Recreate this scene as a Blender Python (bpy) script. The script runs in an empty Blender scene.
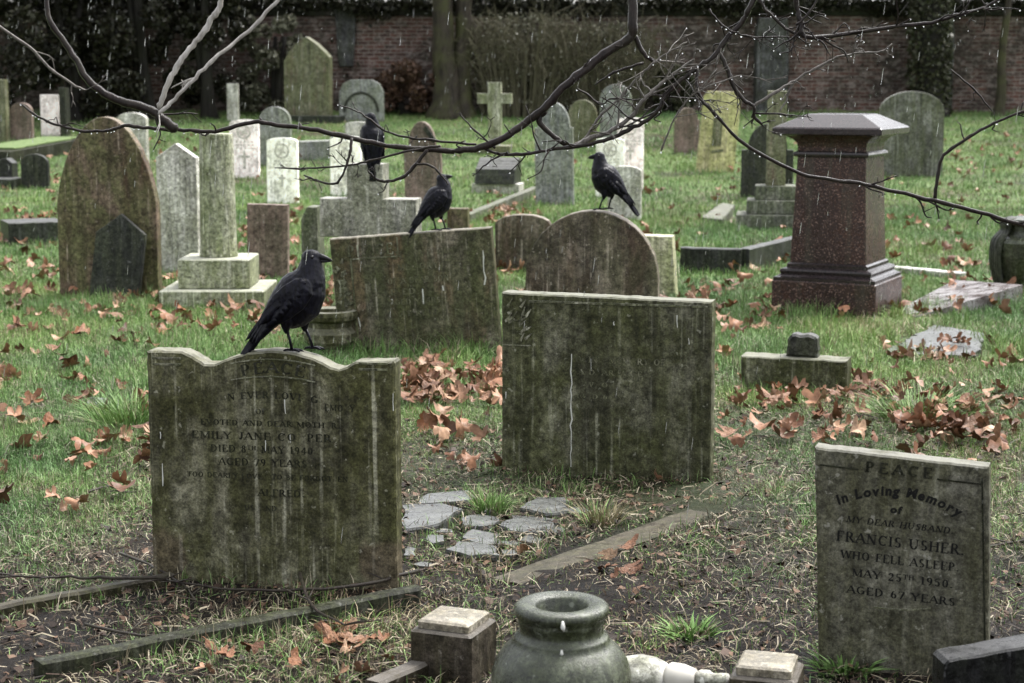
import bpy, math, random
import numpy as np
from mathutils import Vector, Matrix, Euler, noise as mnoise

rnd = random.Random(7)
rng = np.random.default_rng(11)
PI = math.pi
SC = bpy.context.scene
COL = SC.collection

# ------------------------------------------------------------------ camera frame
F = 1800.0                     # focal length in pixels of the 1024 wide frame
H = 1.57
PITCH = math.atan((341.5 - 80) / F)
cp, sp = math.cos(PITCH), math.sin(PITCH)
CAM = Vector((0, 0, H))

def prof(y):
    s = min(1.0, max(0.0, (y - 22) / 16.0))
    return 0.89 * s * s * (1.6 - 0.6 * s)

def prof_np(y):
    s = np.clip((y - 22) / 16.0, 0, 1)
    return 0.89 * s * s * (1.6 - 0.6 * s)

def ray(px, py):
    u, v = (px - 512) / F, (341.5 - py) / F
    return Vector((u, cp + v * sp, -sp + v * cp))

def at(px, py, t):
    return CAM + ray(px, py) * t

def gt(px, py):
    """optical distance at which the line of sight through a pixel meets the ground"""
    d = ray(px, py)
    lo, hi = 0.5, 60.0
    for _ in range(60):
        m = (lo + hi) / 2
        p = CAM + d * m
        if p.z > prof(p.y): lo = m
        else: hi = m
    return lo

def ground(px, py):
    p = at(px, py, gt(px, py))
    p.z = prof(p.y)
    return p

# ------------------------------------------------------------------ mesh helpers
def link(o, parent=None):
    COL.objects.link(o)
    if parent is not None: o.parent = parent
    return o

def obj(name, V, Fc, mat, parent=None, loc=None, rot=None, smooth=False):
    me = bpy.data.meshes.new(name)
    me.from_pydata([tuple(v) for v in V], [], [tuple(f) for f in Fc])
    me.update()
    if smooth: me.polygons.foreach_set('use_smooth', [True] * len(me.polygons))
    if mat: me.materials.append(mat)
    o = bpy.data.objects.new(name, me)
    link(o, parent)
    if loc is not None: o.location = loc
    if rot is not None: o.rotation_euler = rot
    return o

def npmesh(name, V, faces, mat, col=None, smooth=False, parent=None):
    """V (n,3); faces list of int arrays (m,k)"""
    me = bpy.data.meshes.new(name)
    V = np.asarray(V, np.float32)
    me.vertices.add(len(V)); me.vertices.foreach_set('co', V.ravel())
    loops = np.concatenate([f.ravel() for f in faces]).astype(np.int32)
    sizes = np.concatenate([np.full(len(f), f.shape[1]) for f in faces]).astype(np.int32)
    starts = np.concatenate([[0], np.cumsum(sizes)[:-1]]).astype(np.int32)
    me.loops.add(len(loops)); me.loops.foreach_set('vertex_index', loops)
    me.polygons.add(len(sizes)); me.polygons.foreach_set('loop_start', starts); me.polygons.foreach_set('loop_total', sizes)
    if smooth: me.polygons.foreach_set('use_smooth', np.ones(len(sizes), bool))
    if col is not None:
        a = me.color_attributes.new('Col', 'FLOAT_COLOR', 'POINT')
        c = np.ones((len(V), 4), np.float32); c[:, :3] = col
        a.data.foreach_set('color', c.ravel())
    me.update(calc_edges=True); me.validate()
    if mat: me.materials.append(mat)
    return link(bpy.data.objects.new(name, me), parent)

def empty(name, loc, rotz=0.0):
    o = bpy.data.objects.new(name, None)
    o.empty_display_size = 0.1
    link(o); o.location = loc; o.rotation_euler = (0, 0, rotz)
    return o

def tag(o, label=None, cat=None, group=None, kind=None):
    if label: o['label'] = label
    if cat: o['category'] = cat
    if group: o['group'] = group
    if kind or cat: o['kind'] = kind or 'thing'
    return o

class MB:
    def __init__(s): s.V, s.F = [], []
    def add(s, V, Fc):
        n = len(s.V); s.V += [tuple(v) for v in V]; s.F += [tuple(i + n for i in f) for f in Fc]
    def build(s, name, mat, parent=None, smooth=False, loc=None, rot=None):
        return obj(name, s.V, s.F, mat, parent, loc, rot, smooth)

def catmull(pts, sub):
    P = [np.array(p, float) for p in pts]
    P = [2 * P[0] - P[1]] + P + [2 * P[-1] - P[-2]]
    out = []
    for i in range(1, len(P) - 2):
        for k in range(sub):
            t = k / sub
            a, b, c, d = P[i - 1], P[i], P[i + 1], P[i + 2]
            out.append(0.5 * (2 * b + (c - a) * t + (2 * a - 5 * b + 4 * c - d) * t * t + (3 * b - a - 3 * c + d) * t ** 3))
    out.append(P[-2])
    return out

def tube(pts, rad, n=8, cap=True):
    V, Fc = [], []
    P = [Vector(p) for p in pts]
    prev = None
    for i, p in enumerate(P):
        t = (P[min(i + 1, len(P) - 1)] - P[max(i - 1, 0)])
        t = t.normalized() if t.length > 1e-9 else Vector((0, 0, 1))
        if prev is None:
            a = Vector((0, 0, 1)) if abs(t.z) < .9 else Vector((1, 0, 0))
            nrm = t.cross(a).normalized()
        else:
            nrm = (prev - t * prev.dot(t)).normalized()
        prev = nrm
        b = t.cross(nrm)
        for k in range(n):
            a = 2 * PI * k / n
            V.append(p + (nrm * math.cos(a) + b * math.sin(a)) * rad[i])
    for i in range(len(P) - 1):
        for k in range(n):
            k2 = (k + 1) % n
            Fc.append((i * n + k, i * n + k2, (i + 1) * n + k2, (i + 1) * n + k))
    if cap:
        Fc.append(tuple(range(n - 1, -1, -1)))
        Fc.append(tuple((len(P) - 1) * n + k for k in range(n)))
    return V, Fc

def lathe(profile, n=48, cap=True):
    V, Fc = [], []
    for r, z in profile:
        for k in range(n):
            a = 2 * PI * k / n
            V.append((r * math.cos(a), r * math.sin(a), z))
    for i in range(len(profile) - 1):
        for k in range(n):
            k2 = (k + 1) % n
            Fc.append((i * n + k, i * n + k2, (i + 1) * n + k2, (i + 1) * n + k))
    if cap:
        Fc.append(tuple(range(n - 1, -1, -1)))
        Fc.append(tuple((len(profile) - 1) * n + k for k in range(n)))
    return V, Fc

def sqstack(profile, ratio=1.0, ch=0.006):
    """stack of chamfered rectangles: profile (half width, z)"""
    V, Fc = [], []
    n = 8
    for w, z in profile:
        c = min(ch, w * .3); d = w * ratio
        for x, y in ((w - c, -d), (w, -d + c), (w, d - c), (w - c, d), (-w + c, d), (-w, d - c), (-w, -d + c), (-w + c, -d)):
            V.append((x, y, z))
    for i in range(len(profile) - 1):
        for k in range(n):
            k2 = (k + 1) % n
            Fc.append((i * n + k, i * n + k2, (i + 1) * n + k2, (i + 1) * n + k))
    Fc.append(tuple(range(n - 1, -1, -1)))
    Fc.append(tuple((len(profile) - 1) * n + k for k in range(n)))
    return V, Fc

def block(w, z0, z1, ratio=1.0, ch=0.008):
    return sqstack([(w - ch, z0), (w, z0 + ch), (w, z1 - ch), (w - ch, z1)], ratio, ch)

def resample(pts, step):
    out = []
    for i in range(len(pts) - 1):
        a, b = np.array(pts[i], float), np.array(pts[i + 1], float)
        n = max(1, int(round(np.linalg.norm(b - a) / step)))
        for k in range(n): out.append(a + (b - a) * k / n)
    out.append(np.array(pts[-1], float))
    return out

def inset2(pts, b):
    n = len(pts); out = []
    for i in range(n):
        p0, p, p1 = pts[i - 1], pts[i], pts[(i + 1) % n]
        e1 = p - p0; e2 = p1 - p
        e1 /= (np.linalg.norm(e1) + 1e-9); e2 /= (np.linalg.norm(e2) + 1e-9)
        n1 = np.array((e1[1], -e1[0])); n2 = np.array((e2[1], -e2[0]))
        m = n1 + n2; l = np.linalg.norm(m)
        if l < 1e-6: out.append(p.copy()); continue
        m /= l; c = max(.45, m.dot(n1))
        out.append(p + m * b / c)
    return out

def prism(outline, t, b=0.005, step=0.03, jit=0.0015, seed=0, bulge=0):
    """outline: list of (x,z) clockwise seen from the front (left base, up, right base). Front face looks to -Y"""
    r = random.Random(seed)
    pts = resample(list(outline) + [outline[0]], step)[:-1]
    pts = [p + np.array((r.gauss(0, jit), r.gauss(0, jit))) for p in pts]
    # clockwise outline -> inward normal is to the right of travel
    n = len(pts)
    ins = inset2(pts, b)
    V = [(p[0], -t / 2, p[1]) for p in ins] + [(p[0], -t / 2 + b, p[1]) for p in pts] + \
        [(p[0], t / 2 - b, p[1]) for p in pts] + [(p[0], t / 2, p[1]) for p in ins]
    Fc = [tuple(range(n - 1, -1, -1))]
    for L in range(3):
        for i in range(n):
            j = (i + 1) % n
            Fc.append((L * n + i, L * n + j, (L + 1) * n + j, (L + 1) * n + i))
    Fc.append(tuple(3 * n + i for i in range(n)))
    return V, Fc

# ------------------------------------------------------------------ materials
def newmat(name):
    m = bpy.data.materials.new(name); m.use_nodes = True
    nt = m.node_tree
    return m, nt, nt.nodes['Principled BSDF']

class N:
    def __init__(s, nt): s.nt = nt
    def n(s, t, **kw):
        x = s.nt.nodes.new(t)
        for k, v in kw.items():
            if k.startswith('i_'):
                x.inputs[k[2:].replace('_', ' ')].default_value = v
            else: setattr(x, k, v)
        return x
    def l(s, a, b): s.nt.links.new(a, b)
    def coord(s, seed=0, scale=(1, 1, 1), kind='Object'):
        tc = s.n('ShaderNodeTexCoord'); mp = s.n('ShaderNodeMapping')
        mp.inputs['Location'].default_value = (seed * 3.17 % 17, seed * 1.71 % 13, seed * 2.3 % 11)
        mp.inputs['Scale'].default_value = scale
        s.l(tc.outputs[kind], mp.inputs['Vector'])
        return mp.outputs['Vector']
    def noise(s, vec, scale, detail=5, rough=.55, dist=0):
        x = s.n('ShaderNodeTexNoise'); x.inputs['Scale'].default_value = scale; x.inputs['Detail'].default_value = detail
        x.inputs['Roughness'].default_value = rough; x.inputs['Distortion'].default_value = dist
        if vec: s.l(vec, x.inputs['Vector'])
        return x.outputs['Fac']
    def ramp(s, fac, a, b, lo=0.0, hi=1.0):
        x = s.n('ShaderNodeMapRange'); x.inputs['From Min'].default_value = a; x.inputs['From Max'].default_value = b
        x.inputs['To Min'].default_value = lo; x.inputs['To Max'].default_value = hi
        s.l(fac, x.inputs['Value']); return x.outputs['Result']
    def mix(s, fac, a, b, mode='MIX'):
        x = s.n('ShaderNodeMix', data_type='RGBA', blend_type=mode)
        for i, v in ((0, fac), (6, a), (7, b)):
            if hasattr(v, 'is_linked') or hasattr(v, 'node'): s.l(v, x.inputs[i])
            elif i == 0: x.inputs[0].default_value = v
            else: x.inputs[i].default_value = (*v, 1) if len(v) == 3 else v
        return x.outputs[2]
    def math(s, op, a, b):
        x = s.n('ShaderNodeMath', operation=op)
        for i, v in enumerate((a, b)):
            if hasattr(v, 'node'): s.l(v, x.inputs[i])
            else: x.inputs[i].default_value = v
        return x.outputs[0]
    def bump(s, h, strength, dist, bsdf):
        x = s.n('ShaderNodeBump'); x.inputs['Strength'].default_value = strength; x.inputs['Distance'].default_value = dist
        s.l(h, x.inputs['Height']); s.l(x.outputs['Normal'], bsdf.inputs['Normal'])

def stone_mat(name, base, dark, algae, alg=.6, white=.3, seed=1, rough=.5, brown=None, streak=22, grain=1.0, drip=.6, toplit=.7, spec=.1, foot=None):
    m, nt, bs = newmat(name); g = N(nt)
    P = g.coord(seed)
    c = g.mix(g.ramp(g.noise(P, 3.2, 8, .65), .40, .60), base, dark)
    if brown:
        c = g.mix(g.ramp(g.noise(g.coord(seed + 5, (6, 6, 1.1)), 1.2, 5), .48, .6), c, brown)
    S = g.coord(seed + 1, (streak, streak, 1.5))
    c = g.mix(g.math('MULTIPLY', g.ramp(g.noise(S, 1, 6, .65), .42, .58), alg), c, algae)
    c = g.mix(g.math('MULTIPLY', g.ramp(g.noise(P, 6.5, 9, .7, .4), .46, .6), alg), c, [x * .75 for x in algae])
    c = g.mix(g.math('MULTIPLY', g.ramp(g.noise(g.coord(seed + 11, (1, 1, .6)), 1.9, 9, .72, .6), .47, .55), .65 * alg), c, [x * 1.25 for x in algae])
    c = g.mix(g.math('MULTIPLY', g.ramp(g.noise(g.coord(seed + 13), 11, 9, .75, .3), .56, .62), .5), c, [x * .5 for x in dark])
    D = g.coord(seed + 7, (streak * 1.7, streak * 1.7, .9))
    c = g.mix(g.math('MULTIPLY', g.math('MULTIPLY', g.ramp(g.noise(D, 1, 6, .65), .48, .62), g.ramp(g.noise(g.coord(seed + 8), 3.0, 4), .38, .58)), drip), c, [x * .42 for x in dark])
    W = g.coord(seed + 2, (46, 46, 1.3))
    brk = g.ramp(g.noise(g.coord(seed + 4), 7, 4), .42, .56)
    c = g.mix(g.math('MULTIPLY', g.math('MULTIPLY', g.ramp(g.noise(W, 1, 4), .56, .68), brk), white), c, [min(1, x * 1.45 + .1) for x in base])
    if foot:      # scraped brown patches low on both edges
        so = g.n('ShaderNodeSeparateXYZ'); tco = g.n('ShaderNodeTexCoord'); g.l(tco.outputs['Object'], so.inputs[0])
        ax = g.math('ABSOLUTE', so.outputs[0], 0)
        nz = g.math('MULTIPLY', g.noise(P, 9, 5), .16)
        fm = g.math('MULTIPLY', g.ramp(g.math('ADD', so.outputs[2], nz), .25, .21), g.ramp(g.math('ADD', ax, nz), .36, .38))
        c = g.mix(g.math('MULTIPLY', fm, .55), c, foot)
    fine = g.noise(P, 130, 5, .75)
    mid = g.noise(P, 34, 7, .75)
    c = g.mix(.8 * grain, c, g.mix(g.ramp(mid, .36, .64), (.22, .22, .22), (.8, .8, .8)), 'OVERLAY')
    c = g.mix(.6 * grain, c, g.mix(g.ramp(fine, .35, .65), (.2, .2, .2), (.85, .85, .85)), 'SOFT_LIGHT')
    lich = g.ramp(g.noise(g.coord(seed + 9), 38, 4, .6), .64, .69)
    c = g.mix(g.math('MULTIPLY', lich, .5), c, [min(1, x * 1.3 + .1) for x in base])
    gm = g.n('ShaderNodeGamma'); gm.inputs['Gamma'].default_value = 1.35; g.l(c, gm.inputs['Color'])
    c = g.mix(1.0, gm.outputs['Color'], (1.75, 1.75, 1.75), 'MULTIPLY')
    hsv = g.n('ShaderNodeHueSaturation'); hsv.inputs['Saturation'].default_value = .86; g.l(c, hsv.inputs['Color']); c = hsv.outputs['Color']
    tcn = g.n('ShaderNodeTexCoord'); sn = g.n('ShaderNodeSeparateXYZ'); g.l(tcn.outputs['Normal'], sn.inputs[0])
    toplit_mask = g.math('MULTIPLY', g.ramp(sn.outputs[2], .45, .8), g.ramp(g.noise(g.coord(seed + 3), 14, 6, .65), .34, .5, .25, 1.0))
    c = g.mix(g.math('MULTIPLY', toplit_mask, toplit), c, [min(.6, x * 1.05 + .06) for x in base])  # upward faces paler: skylight on the wet tops mixed into the colour
    g.l(c, bs.inputs['Base Color'])
    g.l(g.ramp(mid, .3, .7, rough - .14, rough + .25), bs.inputs['Roughness'])
    bs.inputs['Specular IOR Level'].default_value = spec
    h = g.math('ADD', g.math('MULTIPLY', fine, .3), mid)
    g.bump(h, .8, .004, bs)
    return m

M = {}
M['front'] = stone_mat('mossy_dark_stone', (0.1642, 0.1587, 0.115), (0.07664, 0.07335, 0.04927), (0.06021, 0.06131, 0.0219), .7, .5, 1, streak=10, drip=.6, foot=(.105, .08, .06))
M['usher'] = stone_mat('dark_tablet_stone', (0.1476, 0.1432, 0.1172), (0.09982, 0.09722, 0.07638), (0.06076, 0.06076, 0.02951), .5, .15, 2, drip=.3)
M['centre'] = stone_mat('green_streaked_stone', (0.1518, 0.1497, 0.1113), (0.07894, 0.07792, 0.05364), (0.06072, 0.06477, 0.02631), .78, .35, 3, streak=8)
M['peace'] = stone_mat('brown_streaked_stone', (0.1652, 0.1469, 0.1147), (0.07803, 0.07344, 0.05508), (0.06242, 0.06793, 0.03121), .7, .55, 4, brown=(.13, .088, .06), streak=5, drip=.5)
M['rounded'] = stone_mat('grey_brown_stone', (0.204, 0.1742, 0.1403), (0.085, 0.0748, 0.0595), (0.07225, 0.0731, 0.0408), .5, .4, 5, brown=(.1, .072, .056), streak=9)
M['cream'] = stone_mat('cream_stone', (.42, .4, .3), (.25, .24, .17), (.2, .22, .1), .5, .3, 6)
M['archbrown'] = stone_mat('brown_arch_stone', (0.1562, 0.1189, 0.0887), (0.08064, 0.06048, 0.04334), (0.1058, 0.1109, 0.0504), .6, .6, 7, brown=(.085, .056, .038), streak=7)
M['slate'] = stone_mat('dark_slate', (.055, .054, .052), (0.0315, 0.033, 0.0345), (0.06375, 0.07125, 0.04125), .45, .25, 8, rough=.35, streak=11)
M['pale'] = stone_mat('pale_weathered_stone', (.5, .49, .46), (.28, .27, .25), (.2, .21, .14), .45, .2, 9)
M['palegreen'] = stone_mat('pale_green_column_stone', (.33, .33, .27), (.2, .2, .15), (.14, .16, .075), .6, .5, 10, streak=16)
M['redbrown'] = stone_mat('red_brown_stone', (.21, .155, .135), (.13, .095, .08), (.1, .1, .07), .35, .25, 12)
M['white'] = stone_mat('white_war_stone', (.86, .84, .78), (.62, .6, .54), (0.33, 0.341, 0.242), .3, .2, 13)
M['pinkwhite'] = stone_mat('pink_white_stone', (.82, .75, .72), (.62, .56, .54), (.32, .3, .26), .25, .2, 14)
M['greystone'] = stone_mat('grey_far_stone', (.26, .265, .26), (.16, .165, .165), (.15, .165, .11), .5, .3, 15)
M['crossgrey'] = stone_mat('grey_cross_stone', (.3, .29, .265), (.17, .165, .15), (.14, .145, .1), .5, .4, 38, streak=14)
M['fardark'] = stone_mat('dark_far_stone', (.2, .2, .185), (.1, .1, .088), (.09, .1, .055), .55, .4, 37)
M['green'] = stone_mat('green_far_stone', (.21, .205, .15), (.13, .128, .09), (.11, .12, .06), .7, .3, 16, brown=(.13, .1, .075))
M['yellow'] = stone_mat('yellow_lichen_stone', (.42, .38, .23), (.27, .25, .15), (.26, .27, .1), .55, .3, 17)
M['kerb'] = stone_mat('kerb_stone', (.19, .185, .16), (.11, .11, .1), (.08, .095, .05), .6, .3, 18, toplit=.25)
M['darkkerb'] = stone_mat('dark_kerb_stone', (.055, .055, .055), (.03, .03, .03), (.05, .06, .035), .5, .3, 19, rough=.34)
M['mosskerb'] = stone_mat('mossy_kerb_stone', (0.0975, 0.0825, 0.06), (0.045, 0.0375, 0.027), (0.04125, 0.045, 0.0165), .6, .2, 20, toplit=.25)
M['mosstop'] = stone_mat('moss_covered_kerb', (.06, .06, .05), (.035, .035, .03), (.045, .05, .025), .6, .2, 36, toplit=0)
M['paving'] = stone_mat('wet_paving_stone', (0.124, 0.1271, 0.1302), (0.0682, 0.07006, 0.0713), (0.0496, 0.0527, 0.0372), .5, .2, 21, rough=.3, toplit=.25, spec=.3)
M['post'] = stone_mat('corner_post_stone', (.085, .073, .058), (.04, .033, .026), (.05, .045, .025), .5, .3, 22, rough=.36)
M['postcap'] = stone_mat('pale_post_cap_stone', (.27, .25, .21), (.17, .15, .125), (.14, .125, .08), .5, .4, 34, rough=.36, toplit=.2, spec=.2)  # cap coloured paler than the post block under it
M['urn'] = stone_mat('green_urn_stone', (0.1012, 0.1104, 0.08096), (0.046, 0.05244, 0.03496), (0.03312, 0.03956, 0.01656), .7, .3, 23, rough=.2, toplit=.1, spec=.4)
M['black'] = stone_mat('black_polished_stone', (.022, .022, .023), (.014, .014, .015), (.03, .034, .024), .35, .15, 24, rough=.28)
M['letter'] = newmat('inscription_lead')[0]
b = M['letter'].node_tree.nodes['Principled BSDF']; b.inputs['Base Color'].default_value = (.012, .012, .011, 1); b.inputs['Roughness'].default_value = .8; b.inputs['Specular IOR Level'].default_value = .05
M['faint'] = stone_mat('worn_inscription_stone', (.05, .05, .039), (.03, .03, .023), (.03, .033, .016), .6, .1, 25, toplit=0)
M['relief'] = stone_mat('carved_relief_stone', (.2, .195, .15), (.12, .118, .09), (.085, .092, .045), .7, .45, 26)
M['relief2'] = stone_mat('weathered_lettering_stone', (.17, .165, .125), (.1, .098, .072), (.08, .085, .042), .4, .1, 35, toplit=0)
M['badge'] = stone_mat('carved_badge_stone', (.5, .48, .44), (.36, .34, .31), (.3, .3, .24), .4, .1, 27, toplit=0)
m, nt, bs = newmat('bird_lime'); bs.inputs['Base Color'].default_value = (.5, .5, .46, 1); bs.inputs['Roughness'].default_value = .8; M['lime'] = m

# red granite
m, nt, bs = newmat('red_granite'); g = N(nt); P = g.coord(3)
c = g.mix(g.ramp(g.noise(P, 3, 5), .4, .65), (.058, .032, .025), (.028, .019, .016))
v = g.n('ShaderNodeTexVoronoi'); v.inputs['Scale'].default_value = 95; g.l(P, v.inputs['Vector'])
c = g.mix(g.ramp(g.noise(P, 85, 3, .6), .44, .56), c, (.028, .02, .02))
c = g.mix(g.math('MULTIPLY', g.ramp(g.noise(g.coord(8), 120, 2, .5), .6, .66), .7), c, (.3, .2, .17))
c = g.mix(g.math('MULTIPLY', g.ramp(g.noise(g.coord(9, (14, 14, 1.2)), 1, 4), .5, .66), .35), c, (.06, .06, .045))
bs.inputs['Specular IOR Level'].default_value = .14
g.l(c, bs.inputs['Base Color']); g.l(g.ramp(g.noise(P, 16, 5), .3, .7, .16, .42), bs.inputs['Roughness'])
M['granite'] = m
m, nt, bs = newmat('sky_sheen_pink_granite'); g = N(nt); P = g.coord(13)
c = g.mix(g.ramp(g.noise(P, 7, 6, .65), .4, .62), (.27, .255, .255), (.12, .1, .097))  # pale grey holds the sky's reflection on the wet slab as colour
c = g.mix(g.ramp(g.noise(P, 85, 3, .6), .5, .62), c, (.05, .035, .033))
g.l(c, bs.inputs['Base Color']); g.l(g.ramp(g.noise(P, 9, 5), .35, .65, .1, .4), bs.inputs['Roughness'])
M['ledger'] = m
m, nt, bs = newmat('dark_granite'); g = N(nt); P = g.coord(5)
c = g.mix(g.ramp(g.noise(P, 90, 3, .6), .45, .58), (.032, .023, .023), (.012, .010, .011))
bs.inputs['Specular IOR Level'].default_value = .35
g.l(c, bs.inputs['Base Color']); g.l(g.ramp(g.noise(P, 14, 5), .3, .7, .12, .34), bs.inputs['Roughness']); M['darkgranite'] = m

# brick wall
m, nt, bs = newmat('old_brick'); g = N(nt)
tc = g.n('ShaderNodeTexCoord'); sx = g.n('ShaderNodeSeparateXYZ'); g.l(tc.outputs['Object'], sx.inputs[0])
cx = g.n('ShaderNodeCombineXYZ'); g.l(g.math('ADD', sx.outputs[0], sx.outputs[1]), cx.inputs[0]); g.l(sx.outputs[2], cx.inputs[1])
br = g.n('ShaderNodeTexBrick'); g.l(cx.outputs[0], br.inputs['Vector'])
br.inputs['Scale'].default_value = 1; br.inputs['Brick Width'].default_value = .225; br.inputs['Row Height'].default_value = .08
br.inputs['Mortar Size'].default_value = .008; br.inputs['Mortar Smooth'].default_value = .3; br.inputs['Bias'].default_value = 0
br.inputs['Color1'].default_value = (.13, .065, .052, 1); br.inputs['Color2'].default_value = (.05, .032, .028, 1); br.inputs['Mortar'].default_value = (.24, .215, .19, 1)
P = g.coord(2)
c = g.mix(g.ramp(g.noise(P, 1.1, 6, .6), .40, .62, 0, .9), br.outputs['Color'], (.034, .029, .024))
c = g.mix(g.math('MULTIPLY', g.ramp(g.noise(g.coord(6, (1, 1, 2)), 4.5, 9, .8), .5, .58), .65), c, (.24, .205, .185))
c = g.mix(g.math('MULTIPLY', g.ramp(g.noise(g.coord(7), 9, 6, .7), .5, .7), .6), c, (.04, .045, .03))
g.l(c, bs.inputs['Base Color']); bs.inputs['Roughness'].default_value = .8; bs.inputs['Specular IOR Level'].default_value = .08
g.bump(g.math('ADD', br.outputs['Fac'], g.noise(P, 20, 5)), .5, -.01, bs)
M['brick'] = m
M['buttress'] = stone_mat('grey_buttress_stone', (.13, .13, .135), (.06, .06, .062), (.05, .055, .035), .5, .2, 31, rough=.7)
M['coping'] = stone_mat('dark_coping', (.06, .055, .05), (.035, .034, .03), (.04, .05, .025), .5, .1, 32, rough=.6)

# bark
def bark_mat(name, a, bcol, moss, amt, seed, rough, scale=1.0, spec=.12):
    m, nt, bs = newmat(name); g = N(nt); P = g.coord(seed)
    st = g.noise(g.coord(seed + 1, (16 * scale, 16 * scale, 3 * scale)), 1, 6, .65)
    c = g.mix(g.ramp(st, .35, .65), a, bcol)
    c = g.mix(g.math('MULTIPLY', g.ramp(g.noise(P, 2.4 * scale, 6), .42, .6), amt), c, moss)
    g.l(c, bs.inputs['Base Color']); g.l(g.ramp(g.noise(P, 30, 3), .3, .7, rough - .1, rough + .15), bs.inputs['Roughness'])
    bs.inputs['Specular IOR Level'].default_value = spec
    g.bump(st, .7, .02 / scale, bs); return m
M['trunk'] = bark_mat('trunk_bark', (.05, .042, .032), (.018, .015, .012), (.06, .064, .025), .6, 3, .6)
M['darktrunk'] = bark_mat('dark_trunk_bark', (.02, .018, .015), (.01, .009, .008), (.02, .023, .012), .4, 5, .6)
M['branch'] = bark_mat('wet_branch_bark', (.028, .021, .019), (.01, .008, .0075), (.035, .033, .022), .3, 8, .27, 6)
M['palebranch'] = bark_mat('pale_branch_bark', (.16, .145, .13), (.06, .052, .046), (.06, .058, .04), .3, 9, .3, 6)
M['forkbranch'] = bark_mat('silvery_branch_bark', (.42, .4, .37), (.25, .23, .21), (.16, .15, .11), .35, 19, .35, 6)
M['twigbrown'] = bark_mat('shrub_twig_bark', (.11, .1, .068), (.055, .048, .034), (.085, .085, .042), .5, 11, .6, 4)
M['stick'] = bark_mat('fallen_stick_bark', (.04, .032, .027), (.018, .015, .013), (.05, .05, .03), .3, 12, .35, 6)

def attr_mat(name, rough, spec=.4, trans=0):
    m, nt, bs = newmat(name); g = N(nt)
    a = g.n('ShaderNodeAttribute', attribute_name='Col'); g.l(a.outputs['Color'], bs.inputs['Base Color'])
    bs.inputs['Roughness'].default_value = rough; bs.inputs['Specular IOR Level'].default_value = spec
    return m
M['grass'] = attr_mat('grass_blade', .5, .16)
M['litter'] = attr_mat('ground_litter', .55, .12)

def leaf_mat(name, src, cols):
    m, nt, bs = newmat(name); g = N(nt)
    if src == 'object': r = g.n('ShaderNodeObjectInfo').outputs['Random']
    else: r = g.n('ShaderNodeNewGeometry').outputs['Random Per Island']
    cr = g.n('ShaderNodeValToRGB'); g.l(r, cr.inputs[0])
    el = cr.color_ramp.elements
    while len(el) < len(cols): el.new(.5)
    for i, c in enumerate(cols):
        el[i].position = i / (len(cols) - 1); el[i].color = (*c, 1)
    P = g.coord(4)
    c = g.mix(g.ramp(g.noise(P, 5 if src == 'object' else 30, 5), .4, .7), cr.outputs[0], g.mix(.6, cr.outputs[0], (.03, .018, .012)))
    g.l(c, bs.inputs['Base Color']); bs.inputs['Roughness'].default_value = .42; bs.inputs['Specular IOR Level'].default_value = .16
    g.bump(g.noise(P, 9 if src == 'object' else 90, 4), .4, .04 if src == 'object' else .004, bs)
    return m
DEAD = [(.24, .12, .072), (.085, .038, .02), (.36, .21, .135), (.2, .08, .036), (.4, .26, .165), (.1, .044, .023), (.24, .118, .068), (.33, .18, .105), (.06, .028, .017)]
M['leaf'] = leaf_mat('dead_leaf', 'object', DEAD)
M['leafmass'] = leaf_mat('dead_leaf_mass', 'island', DEAD)
M['evergreen'] = leaf_mat('evergreen_leaf', 'island', [(.007, .009, .005), (.013, .017, .008), (.008, .010, .006), (.035, .04, .022), (.010, .013, .008)])
M['ivy'] = leaf_mat('ivy_leaf', 'island', [(.022, .03, .014), (.045, .055, .025), (.03, .034, .02), (.06, .062, .035)])
M['shrubleaf'] = leaf_mat('grey_green_leaf', 'island', [(.07, .075, .05), (.11, .115, .08), (.055, .06, .035), (.14, .14, .1)])
M['rust'] = leaf_mat('rust_leaf', 'island', [(.06, .036, .024), (.1, .06, .04), (.04, .027, .018)])

m, nt, bs = newmat('crow_feather'); g = N(nt)
P = g.coord(1, (1, 1, 1)); n1 = g.noise(g.coord(2, (140, 60, 40)), 1, 3)
vo = g.n('ShaderNodeTexVoronoi'); vo.inputs['Scale'].default_value = 70; g.l(P, vo.inputs['Vector'])
g.l(g.mix(g.ramp(n1, .4, .6), (.002, .002, .0032), (.006, .006, .011)), bs.inputs['Base Color'])
g.l(g.ramp(vo.outputs['Distance'], 0, .8, .3, .5), bs.inputs['Roughness']); bs.inputs['Specular IOR Level'].default_value = .14
g.bump(g.math('ADD', vo.outputs['Distance'], g.math('MULTIPLY', n1, .7)), .45, .004, bs)
M['feather'] = m
m, nt, bs = newmat('crow_beak'); bs.inputs['Base Color'].default_value = (.008, .008, .009, 1); bs.inputs['Roughness'].default_value = .36; bs.inputs['Specular IOR Level'].default_value = .2; M['beak'] = m
m, nt, bs = newmat('crow_eye'); bs.inputs['Base Color'].default_value = (.006, .005, .005, 1); bs.inputs['Roughness'].default_value = .05; M['eye'] = m
m, nt, bs = newmat('water_drop'); bs.inputs['Base Color'].default_value = (1, 1, 1, 1); bs.inputs['Roughness'].default_value = .03
bs.inputs['Transmission Weight'].default_value = .75; bs.inputs['IOR'].default_value = 1.33; M['water'] = m

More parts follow.
